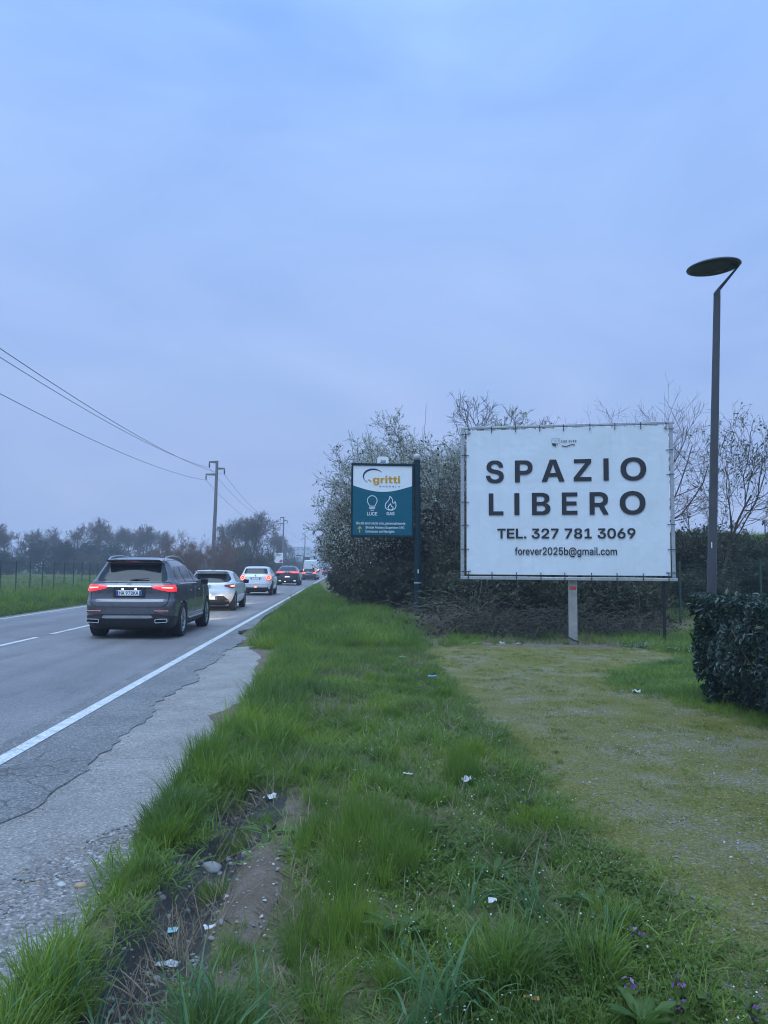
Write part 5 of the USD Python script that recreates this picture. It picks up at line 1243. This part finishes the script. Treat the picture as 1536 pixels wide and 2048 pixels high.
def area(poly, n, rng):
    """n points spread through an outline."""
    g = poly if hasattr(poly, 'bounds') else Polygon(poly)
    x0, y0, x1, y1 = g.bounds; out = []
    while sum(map(len, out)) < n:
        P = np.c_[rng.uniform(x0, x1, n * 2), rng.uniform(y0, y1, n * 2)]
        out.append(P[shapely.contains_xy(g, P[:, 0], P[:, 1])])
    P = np.vstack(out)[:n]
    return P[:, 0], P[:, 1]
def nz(x, y, f, seed, o=3): return meshkit.fbm(np.stack([x * f, y * f, 0 * x], -1), o, seed)

rng = rngs(201)
tall = Scatter('long_grass', [blades(38, .08, .15, .42, .0078, .22, .75, rng, 5) for _ in range(4)] + [blades(48, .09, .10, .30, .0062, .2, .6, rng) for _ in range(4)] + [blades(40, .06, .2, .34, .0036, .10, .25, rng) for _ in range(3)], 'grass')
short = Scatter('short_grass', [blades(95, .15, .03, .085, .0058, .75, .9, rng) for _ in range(5)] + [blades(70, .15, .05, .13, .0062, .6, 1.1, rng) for _ in range(4)], 'grass')
weeds = Scatter('low_weeds', [weed_patch(90, .15, .045, .012, rng) for _ in range(4)] + [weed_patch(50, .14, .06, .018, rng) for _ in range(3)], 'weed')
moss = Scatter('mossy_turf', [blades(170, .16, .012, .04, .0052, .8, .8, rng, 4) for _ in range(5)], 'moss')
straw = Scatter('dry_straw', [blades(30, .14, .07, .22, .0052, 1.2, .5, rng) for _ in range(3)] + [blades(12, .05, .15, .32, .0042, .4, .4, rng) for _ in range(2)], 'straw')
broad = Scatter('broad_grass', [blades(11, .05, .28, .48, .014, .16, 1.1, rng, 7) for _ in range(4)], 'grass_blue')
def flowers(n, rad, h, size, rng):
    a = rng.uniform(0, 2 * math.pi, n); q = rad * rng.uniform(0, 1, n) ** .5
    C = np.c_[np.cos(a) * q, np.sin(a) * q, rng.uniform(.5, 1, n) * h]
    return leaves(C, np.full(n, size), rng, np.tile([0, -.3, 1.], (n, 1)), 1.)
flor = Scatter('tiny_white_flowers', [flowers(7, .15, .10, .0072, rng) for _ in range(4)], 'petal')

VERGE = Polygon([(-1.0, 1.6), (1.36, 1.6), (1.36, 5.), (1.4, 10.), (1.6, 14.6), (1.6, 17), (-1.0, 17), (-.98, 10.), (-.98, 6.5)])
BARE = unary_union([rag([(-.94, 1.), (-.48, 1.), (-.48, 3.), (-.52, 3.7), (-.46, 4.5), (-.32, 5.0), (-.30, 5.6), (-.62, 5.9), (-.82, 5.3), (-.91, 4.2), (-.93, 3.)], .06, 91, freq=6.), Polygon([(-.55, 2.95), (-.34, 2.95), (-.29, 3.6), (-.30, 4.2), (-.36, 4.5), (-.55, 4.4), (-.60, 3.9)])])
x, y = area(VERGE, 4300, rng)
d = np.hypot(x, y); keep = ~shapely.contains_xy(BARE, x, y) & (rng.uniform(size=len(x)) < np.clip(1.15 - 9 * np.maximum(nz(x, y, 1.9, 301) - .51, 0), .10, 1))
x, y = x[keep], y[keep]
short.add(x, y, rng.uniform(.6, 1.1, len(x)) * (1 + .5 * (nz(x, y, 2.6, 331) > .55)), rng)
x, y = area(VERGE, 1900, rng)
keep = ~shapely.contains_xy(BARE, x, y) & (nz(x, y, 1.4, 302) > .50)
weeds.add(x[keep], y[keep], rng.uniform(.7, 1.3, keep.sum()), rng)
x, y = area(VERGE, 2600, rng); keep = ((nz(x, y, 1.9, 301) > .53) | (rng.uniform(size=len(x)) < .16)) & ~shapely.contains_xy(BARE, x, y)
straw.add(x[keep], y[keep], rng.uniform(.6, 1.1, keep.sum()), rng, ids=[0, 1, 2])
# taller tussocks over the verge
x, y = area(VERGE, 2200, rng); keep = (nz(x, y, 1.25, 304) > .58) & ~shapely.contains_xy(BARE.buffer(.04), x, y)
tall.add(x[keep], y[keep], rng.uniform(.35, .72, keep.sum()), rng, ids=[4, 5, 6, 7])
x, y = area(VERGE, 330, rng); keep = ~shapely.contains_xy(BARE.buffer(.05), x, y)
tall.add(x[keep], y[keep], rng.uniform(.35, .6, keep.sum()), rng)
# named stands of long grass
def stand(cx, cy, rx, ry, n, s0, s1, ids=None, sc=tall):
    a = rng.uniform(0, 2 * math.pi, n); q = rng.uniform(0, 1, n) ** .5
    sc.add(cx + rx * q * np.cos(a), cy + ry * q * np.sin(a), rng.uniform(s0, s1, n) * (1.1 - .4 * q), rng, ids=ids)
for cx_, cy_ in ((1.02, 2.66), (.50, 2.9), (.26, 3.36), (.78, 3.99), (1.15, 3.6), (.46, 4.6)): stand(cx_, cy_, .14, .10, 9, .3, .5, [4, 5, 6, 7])
stand(.12, 4.35, .34, .62, 78, .7, 1.05, [8, 9, 10, 4, 5])      # fine upright stand in the middle
stand(-.02, 3.3, .18, .55, 40, .6, .85, [8, 9, 10])
stand(.62, 2.95, .09, .09, 16, .8, 1.05, [0, 1, 2, 3])     # dense tuft lower right
stand(.95, 3.0, .10, .12, 10, .7, .95, [0, 1, 2, 3])
for cx_, cy_, s_ in ((.35, 6.3, .6), (.75, 6.9, .55), (.2, 7.4, .5), (1.1, 6.4, .7), (.55, 8.2, .5), (1.2, 7.3, .6), (.1, 8.9, .5), (.8, 9.6, .6), (1.25, 9.3, .7), (.4, 10.6, .6), (1.3, 11.2, .6), (.0, 6.0, .5), (.62, 5.2, .55), (1.05, 5.3, .5), (.3, 5.5, .45), (1.2, 4.1, .5), (.95, 4.3, .45), (.55, 3.9, .4), (.2, 3.0, .4), (1.22, 3.4, .5), (-.1, 5.1, .5)):
    stand(cx_, cy_, .09, .10, 13, s_ * .8, s_ * 1.15, [0, 1, 4, 5, 6])        # scattered clumps
stand(-1.03, 4.4, .06, .9, 30, .25, .5, [4, 5, 6, 7])
x, y = area([(-1.04, 2.4), (-.93, 2.4), (-.94, 4.2), (-.82, 5.3), (-1.14, 5.5), (-1.06, 4.2)], 60, rng); short.add(x, y, rng.uniform(.6, 1.1, len(x)), rng, tilt=.3)
stand(-.62, 4.75, .12, .3, 16, .3, .5, [4, 5, 6, 7])
stand(-.40, 3.1, .06, .3, 12, .3, .5, [4, 5, 6, 7])
stand(-.50, 4.95, .10, .12, 8, .3, .45)
for k_ in range(60):
    cx_, cy_ = rng.uniform(1.6, 4.), rng.uniform(2.5, 14.)
    if shapely.contains_xy(lotp, cx_, cy_): stand(cx_, cy_, .07, .07, 4, .14, .26, [4, 5, 6, 7])
stand(1.18, 4.75, .18, .2, 26, .5, .7, [4, 5, 6, 7])
stand(.45, 4.4, .05, .06, 5, .8, 1., [8, 9, 10])
stand(.88, 5.75, .14, .28, 26, .8, 1.05, [8, 9, 10])
stand(.95, 7.9, .25, .5, 26, .5, .7, [4, 5, 6, 7])
stand(-1.02, 2.85, .13, .36, 52, .55, .85, [0, 1, 2, 3, 4, 5])  # big tussock at bottom left
stand(-.95, 2.35, .16, .22, 26, .6, .9, [0, 1, 2, 3])
stand(-1.0, 4.75, .13, .45, 60, .65, .95, [4, 5, 6, 7])
stand(-.98, 4.0, .08, .35, 14, .4, .6, [4, 5, 6, 7])
stand(-.62, 4.05, .08, .12, 9, .35, .55, [4, 5, 6, 7])
stand(-.36, 2.5, .13, .2, 24, .6, .9, [0, 1, 2, 3, 8])
stand(-.38, 2.5, .2, .25, 10, .8, 1.1, None, broad)
stand(-.92, 2.6, .14, .3, 8, .7, 1.0, None, broad)
stand(.30, 2.75, .3, .3, 7, .6, .9, None, broad)
stand(.85, 3.35, .4, .3, 5, .6, .85, None, broad)
stand(-1.02, 5.95, .10, .4, 30, .75, 1.25, [8, 9, 10, 4])
x, y = area([(-1.18, 5.2), (-.72, 5.3), (-.45, 6.4), (-.35, 9.), (-.35, 12.5), (-.6, 15.), (-1.15, 15.2), (-1.06, 12.), (-1.03, 9.), (-1.08, 7.)], 620, rng)
tall.add(x, y, rng.uniform(.5, .92, len(x)), rng, ids=[0, 1, 2, 3, 4, 5, 6, 7])
x, y = area([(-.6, 5.4), (-.1, 5.6), (-.05, 6.6), (-.5, 6.6)], 36, rng); tall.add(x, y, rng.uniform(.5, .8, len(x)), rng, ids=[4, 5, 6, 7])
x, y = area([(-1.75, 15.), (-.9, 14.6), (1.5, 14.8), (1.9, 19.), (1.3, 24.), (.2, 30.), (-.8, 40.), (-1.75, 62.), (-2.3, 62.), (-2.15, 30.), (-2.0, 20.)], 2600, rng)
tall.add(x, y, rng.uniform(.8, 1.35, len(x)), rng, ids=[0, 1, 2, 3, 4, 5, 6, 7])
x, y = area([(1.4, 14.6), (2.4, 15.6), (4.9, 15.6), (6.2, 14.9), (7.5, 14.), (9.5, 15.), (12, 18.8), (3., 18.2), (1.8, 19.)], 620, rng)
tall.add(x, y, rng.uniform(.35, .85, len(x)), rng, ids=[0, 1, 2, 3, 4, 5, 6, 7])
x, y = area([(5.9, 14.2), (9, 14.), (11., 17.5), (7., 16.8), (5.3, 16.3)], 320, rng); tall.add(x, y, rng.uniform(.7, 1.1, len(x)), rng, ids=[4, 5, 6, 7])
# round the hedge and right of the lot
RIGHT = Polygon([(4.35, 7.), (3.95, 8.6), (3.7, 9.7), (3.6, 10.5), (4.2, 11.8), (5.9, 13.2), (6.2, 14.5), (9., 14.5), (8., 10.), (4.9, 9.5), (4.6, 7.)])
x, y = area(RIGHT, 1500, rng); short.add(x, y, rng.uniform(.8, 1.4, len(x)), rng)
x, y = area([(4.5, 6.), (4.05, 7.5), (3.85, 9.2), (4.2, 9.9), (5.4, 9.9), (5., 9.3), (4.6, 7.)], 120, rng); tall.add(x, y, rng.uniform(.3, .6, len(x)), rng, ids=[4, 5, 6, 7])
x, y = area([(3.8, 11.2), (5.8, 12.8), (6.3, 14.6), (8., 14.6), (6.5, 11.5), (4.6, 10.4)], 60, rng); tall.add(x, y, rng.uniform(.25, .45, len(x)), rng, ids=[4, 5, 6, 7])
# thin moss and turf over the gravel lot
x, y = area(lotp, 5600, rng); g = nz(x, y, .9, 311)
path = np.exp(-((x - (1.9 + .0 * y)) / .3) ** 2)
keep = rng.uniform(size=len(x)) < np.clip(1.5 - 1.55 * nz(x, y, 1.7, 312) - .2 * (y < 7), .18, 1)
moss.add(x[keep], y[keep], np.c_[np.ones(keep.sum()), np.ones(keep.sum()), np.ones(keep.sum())] * rng.uniform(.7, 1.3, (keep.sum(), 1)), rng)
x, y = area(lotp, 900, rng); keep = nz(x, y, 1.3, 313) > .58
short.add(x[keep], y[keep], rng.uniform(.3, .6, keep.sum()), rng)
x, y = area([(1.2, 1.6), (1.75, 1.6), (1.7, 3.2), (1.6, 5.), (1.5, 12.), (1.3, 12.)], 420, rng); short.add(x, y, rng.uniform(.5, 1.0, len(x)), rng)
x, y = area([(1.2, 1.6), (2.0, 1.6), (1.7, 2.9), (1.5, 4.), (1.2, 5.)], 130, rng); weeds.add(x, y, rng.uniform(.7, 1.2, len(x)), rng)
# bank
x, y = area([(7., 19.6), (24, 20.5), (26, 36), (13, 36), (10.5, 30), (7, 24)], 2600, rng)
keep = nz(x, y, .5, 314) > .36
tall.add(x[keep], y[keep], rng.uniform(.8, 1.7, keep.sum()), rng, ids=[0, 1, 2, 3, 4, 5, 6, 7])
x, y = area([(9., 21), (24, 21.5), (24, 30), (14, 32)], 900, rng); keep = nz(x, y, .45, 315) > .52
weeds.add(x[keep], y[keep], rng.uniform(2.5, 5., keep.sum()), rng)
# left of the road
x, y = area([(-10.5, 16), (-10.6, 90), (-22, 90), (-21, 30), (-17, 14)], 3800, rng)
keep = rng.uniform(size=len(x)) < np.clip(1.3 - (np.abs(x) - 10.5) * .09, .12, 1)
tall.add(x[keep], y[keep], rng.uniform(.6, 1.3, keep.sum()) * (1 + .6 * (nz(x[keep], y[keep], .25, 316) > .55)), rng, HL, ids=[0, 1, 2, 3, 4, 5, 6, 7])
x, y = area([(-10.5, 14), (-10.5, 70), (-14, 70), (-13, 14)], 1000, rng); weeds.add(x, y, rng.uniform(1.5, 3.2, len(x)), rng, HL)
x, y = area([(-18, 30), (-60, 60), (-70, 110), (-22, 100)], 3000, rng); tall.add(x, y, rng.uniform(.5, 1.1, len(x)), rng, HL, ids=[4, 5, 6, 7])
# gully straw, flowers
x, y = area([(-.9, 2.4), (-.5, 2.4), (-.5, 3.7), (-.42, 4.9), (-.3, 5.9), (-.75, 5.9), (-.85, 4.5)], 95, rng); straw.add(x, y, rng.uniform(.5, 1.05, len(x)), rng)
x, y = area([(2.9, 15.6), (5.6, 15.0), (5.6, 16.2), (3., 16.6)], 90, rng); straw.add(x, y, rng.uniform(.7, 1.3, len(x)), rng)
x, y = area([(1.7, 17.6), (2.6, 17.6), (2.8, 20.5), (1.9, 20.5)], 60, rng); straw.add(x, y, rng.uniform(1., 1.8, len(x)), rng)
x, y = area([(.2, 2.2), (1.9, 2.2), (1.5, 4.), (1.3, 8.), (.3, 9.), (-.2, 4.)], 190, rng); flor.add(x, y, rng.uniform(.7, 1.3, len(x)), rng)
x, y = area([(5., 13.8), (7.6, 13.4), (8.2, 14.4), (5.6, 15.2)], 110, rng); flor.add(x, y, rng.uniform(1.2, 2.6, len(x)), rng)
x, y = area([(1.0, 2.0), (2.2, 2.0), (1.7, 3.)], 60, rng); flor.add(x, y, rng.uniform(.7, 1.3, len(x)), rng)
for s_ in (tall, short, weeds, moss, straw, broad, flor): s_.done()

# loose stones
def pebble(rng, sub=1):
    m = trimesh.creation.icosphere(sub); v = np.array(m.vertices)
    v = v * (1 + .5 * (meshkit.noise(v * 1.4 + rng.uniform(0, 50, 3), 3) - .5))[:, None] * [1, rng.uniform(.6, .95), rng.uniform(.35, .7)]
    return v * .5, np.array(m.faces)
rng = rngs(231)
peb = Scatter('pebbles', [pebble(rng) for _ in range(8)], ['stone', 'stone', 'stone_w', 'stone', 'stone_o', 'stone', 'stone_w', 'stone'])
x, y = area(gr.intersection(sbox(-2.2, 1.5, -.98, 5.2)), 3600, rng)
peb.add(x, y, .006 + .022 * rng.uniform(size=len(x)) ** 3.2, rng, lambda a, b: HA(a, b) + .012, tilt=.5)
x, y = area(ap.intersection(sbox(-2.0, 3., -1.0, 12)), 500, rng); peb.add(x, y, .004 + .012 * rng.uniform(size=len(x)) ** 4, rng, lambda a, b: HA(a, b) + .005, tilt=.5)
y = rng.uniform(2.5, 15, 700); x = edge_x(y) + np.abs(rng.normal(0, .07, 700)) + .01
peb.add(x, y, .005 + .018 * rng.uniform(size=700) ** 3, rng, lambda a, b: HA(a, b) + .004, tilt=.5, ids=[0, 1, 3, 5, 7])
x, y = area(lotp, 26000, rng)
track = np.exp(-((x - np.interp(y, [2, 4, 6, 8, 11], [2.5, 3., 3.1, 2.9, 2.6])) / .75) ** 2)
keep = rng.uniform(size=len(x)) < np.clip((nz(x, y, 1.7, 312) - .50 + .13 * track) * 4, .05, .8) * np.where(y < 9, 1., np.clip(1 - (y - 9) / 6, .12, 1))
peb.add(x[keep], y[keep], .006 + .016 * rng.uniform(size=keep.sum()) ** 2.6, rng, H, tilt=.5, dz=.012, ids=[0, 1, 3, 5, 7, 0, 1, 3, 5, 7, 2, 4])
x, y = area([(-.6, 2.9), (-.30, 2.9), (-.26, 4.4), (-.6, 4.4)], 170, rng); peb.add(x, y, .005 + .018 * rng.uniform(size=len(x)) ** 3, rng, H, tilt=.5, dz=.012)
x, y = area([(-.92, 2.), (-.5, 2.), (-.5, 3.7), (-.45, 5.6), (-.8, 5.6), (-.9, 4.)], 420, rng); peb.add(x, y, .008 + .03 * rng.uniform(size=len(x)) ** 3, rng, H, tilt=.6, dz=.008, ids=[0, 1, 3, 5, 7])
peb.done()
STN = [(-1.13, 3.86, .055, 'stone_o', 'ochre flat pebble on the gravel by the turf edge'), (-1.36, 3.98, .05, 'stone_w', 'pale pebble on the gravel left of the ochre one'), (-1.62, 3.52, .05, 'stone_o', 'brown pebble on the gravel at the left picture edge'), (-1.38, 3.32, .038, 'stone_w', 'whitish pebble low on the gravel'), (-1.40, 3.62, .04, 'stone_w', 'small white pebble in the middle of the gravel'), (-1.26, 3.95, .06, 'stone_o', 'reddish stone half sunk in the gravel'), (-1.28, 2.95, .05, 'stone_w', 'pale stone near the bottom left tussock'),
       (-.70, 4.42, .12, 'stone', 'large grey stone lying across the muddy gully'), (-.50, 4.36, .075, 'stone', 'grey stone at the right of the gully beside the bare dirt')]
for x, y, s, m_, lab in STN:
    z = float(H(np.array(x), np.array(y)) if x > -1 else HA(np.array(x), np.array(y)) + .01)
    v_, f_ = pebble(rng, 2)
    obj('stone', move((v_ * s, f_), (x, y, z + s * .1), rng.uniform(0, 6)), M[m_], smooth=True, label=lab, cat='stone')

# litter
def scrap(w, h, rng, amp=.3, n=7):
    gx, gy = np.meshgrid(np.linspace(-.5, .5, n), np.linspace(-.5, .5, n))
    q = np.stack([gx * 3, gy * 3, 0 * gx], -1) + rng.uniform(0, 40, 3)
    z = (meshkit.noise(q, 5) - .3) * amp * min(w, h) * 1.6
    i = (np.arange(n - 1)[:, None] * n + np.arange(n - 1)[None]).ravel()
    ex = 1 + .25 * (meshkit.noise(q * 1.3, 6) - .5)
    return np.stack([gx * w * ex, gy * h * ex, np.maximum(z, .003)], -1).reshape(-1, 3), np.vstack([np.c_[i, i + 1, i + n + 1], np.c_[i, i + n + 1, i + n]])
LIT = [(1.27, 10.75, .16, .10, .35, 'litter_blue', 'crumpled bright blue wrapper lying on the grass before the billboard'), (-.75, 3.66, .055, .06, .3, 'litter_teal', 'pale teal wrapper in the muddy gully'), (-.71, 3.40, .12, .05, .4, 'litter_grey', 'crushed clear plastic bottle in the gully below the teal wrapper'), (-.56, 3.52, .07, .04, .5, 'litter_white', 'greyish paper scrap between gully and bare dirt'),
       (-.47, 5.35, .10, .08, .6, 'litter_white', 'white crumpled paper at the far end of the gully'), (-.62, 5.62, .07, .05, .5, 'litter_white', 'small white paper scrap at the head of the gully'), (.70, 3.58, .05, .06, .7, 'litter_white', 'white plastic cup piece behind the dense grass tuft'), (.90, 5.55, .09, .08, .8, 'litter_white', 'crumpled tissue beside the upright grass stand'), (.50, 5.75, .09, .04, .5, 'litter_white', 'white paper strip in the middle of the grass'),
       (3.72, 9.62, .12, .09, .5, 'litter_white', 'torn white paper on the mossy lot left of the hedge'), (2.78, 15.85, .28, .08, .3, 'litter_white', 'flat white plank-like scrap below the left billboard corner'), (3.30, 15.75, .13, .09, .7, 'litter_white', 'bright white paper ball under the left half of the billboard'), (3.62, 15.7, .16, .08, .5, 'litter_grey', 'grey plastic scrap left of the billboard post'), (6.55, 14.2, .13, .08, .7, 'litter_white', 'white paper among the small flowers left of the hedge'),
       (.68, 2.78, .07, .03, .5, 'litter_orange', 'dry orange leaf at the bottom under the dense tuft'), (1.05, 13.2, .16, .08, .5, 'litter_teal', 'pale plastic scrap on the far grass before the teal post'), (1.45, 14.0, .1, .06, .5, 'litter_white', 'white scrap on the far grass near the lot corner')]
for x, y, w, h, amp, m_, lab in LIT:
    obj('litter', move(scrap(w * .78, h * .78, rng, amp), (x, y, float(H(np.array(x), np.array(y))) + (.045 if -.3 < x < 1.3 else .02)), rng.uniform(-.5, .5)), M[m_], smooth=True, label=lab, cat='litter')

# docks, thistles and dead-nettles in the foreground
def dock(lab, x, y, n, L, w, up, seed):
    rng = rngs(seed)
    t = thing('dock_plant', lab, 'weed', (x, y, float(H(np.array(x), np.array(y)))), 0)
    for k in range(n):
        a = 2 * math.pi * k / n + rng.normal(0, .3); l = L * rng.uniform(.7, 1.15); th = up + rng.normal(0, .18)
        s = np.linspace(0, 1, 8); ang = th - s ** 1.4 * rng.uniform(.5, 1.2)
        r = np.cumsum(np.r_[0, np.cos(ang[1:])]) * l / 7; z = np.cumsum(np.r_[0, np.sin(ang[1:])]) * l / 7 + .01
        ww = w * np.interp(s, [0, .18, .3, .55, .85, 1], [.12, .14, .75, 1., .55, .02]) * (1 + .16 * np.sin(s * 26 + k))
        c = np.c_[np.cos(a) * r, np.sin(a) * r, z]; sd = np.array([-math.sin(a), math.cos(a), 0])
        rows = [c + sd * ww[:, None] * .5 + [0, 0, .012], c, c - sd * ww[:, None] * .5 + [0, 0, .012]]
        rows[0][:, 2] += .10 * ww; rows[2][:, 2] += .10 * ww
        V = np.concatenate(rows); i = np.arange(7)
        obj('leaf', (V, np.vstack([np.c_[i, i + 1, i + 9], np.c_[i, i + 9, i + 8], np.c_[i + 8, i + 9, i + 17], np.c_[i + 8, i + 17, i + 16]])), M['dock'], t, smooth=True)
    return t
dock('leafy dock at the bottom right among purple flowers', 1.02, 2.62, 9, .16, .042, .95, 1)
dock('dock rosette left of the dense tuft at the bottom', .50, 2.86, 8, .18, .045, .7, 2)
dock('big-leaved dock in the middle of the lower verge', .26, 3.32, 9, .18, .042, .65, 3)
dock('dock with pale leaf right of the fine grass stand', .78, 3.95, 8, .18, .04, .6, 4)
dock('dark dock beside the fine upright grass stand', .46, 4.55, 8, .17, .045, .7, 5)
dock('small dock on the right edge of the turf', 1.15, 3.55, 7, .16, .036, .7, 6)
dock('flat dock leaf by the head of the bare dirt', -.42, 4.62, 4, .2, .06, .35, 7)
dock('dock growing at the far end of the gully', -.52, 5.75, 6, .2, .05, .8, 8)
def nettle(lab, x, y, h, seed):
    rng = rngs(seed)
    t = thing('purple_flower', lab, 'flower', (x, y, float(H(np.array(x), np.array(y)))), 0)
    obj('stem', tube([(0, 0, 0), (.008, 0, h * .5), (0, .006, h)], .0025, 5), M['weed'], t)
    C = np.c_[rng.normal(0, .014, (26, 2)), rng.uniform(.45, 1., 26) * h]
    obj('leaves', leaves(C, np.full(26, .026), rng, np.c_[C[:, :2] * 40, np.full(26, .6)], 1.3), M['weed'], t)
    C = np.c_[rng.normal(0, .011, (12, 2)), rng.uniform(.72, 1., 12) * h]
    obj('petals', leaves(C, np.full(12, .013), rng, np.c_[C[:, :2] * 60, np.full(12, .3)], 1.7), M['purple'], t)
for k, (x, y, lab) in enumerate([(1.20, 3.15, 'purple deadnettle flower highest on the right of the turf'), (1.02, 2.74, 'purple deadnettle standing in the leafy dock'), (1.18, 2.70, 'purple deadnettle right of the leafy dock'), (1.25, 2.68, 'second purple deadnettle right of the leafy dock'), (1.36, 2.55, 'purple deadnettle nearest the bottom right corner'), (1.12, 2.55, 'purple deadnettle below the leafy dock'), (1.20, 4.95, 'small purple deadnettle by the dark tuft at the lot edge'), (.98, 3.0, 'purple deadnettle half hidden in the right grass tuft')]):
    nettle(lab, x, y, .11 + .02 * (k % 3), 400 + k)
# dead branch on the far grass
obj('fallen_branch', tube([(.15, 19.2, .12), (.7, 19.7, .25), (1.15, 20.4, .42)], [.012, .01, .006], 5), M['straw'], label='thin dry cane lying on the grass left of the teal post', cat='branch')

# ------------------------------------------------------------------ evening air
v, f = bx(0, 0, 0, 1, 1, 1)
v = v * [2700, 1900, 18.5] + [0, 600, -1.5 + 18.5 / 2]
haze = usdkit.material(stage, LK + 'evening_air', {'v': ('principled_volume', {'color': (.90, .94, 1.0), 'density': .0012, 'anisotropy': .2})}, [], volume='v.volume')
obj('haze', (v, f), haze, kind='stuff')
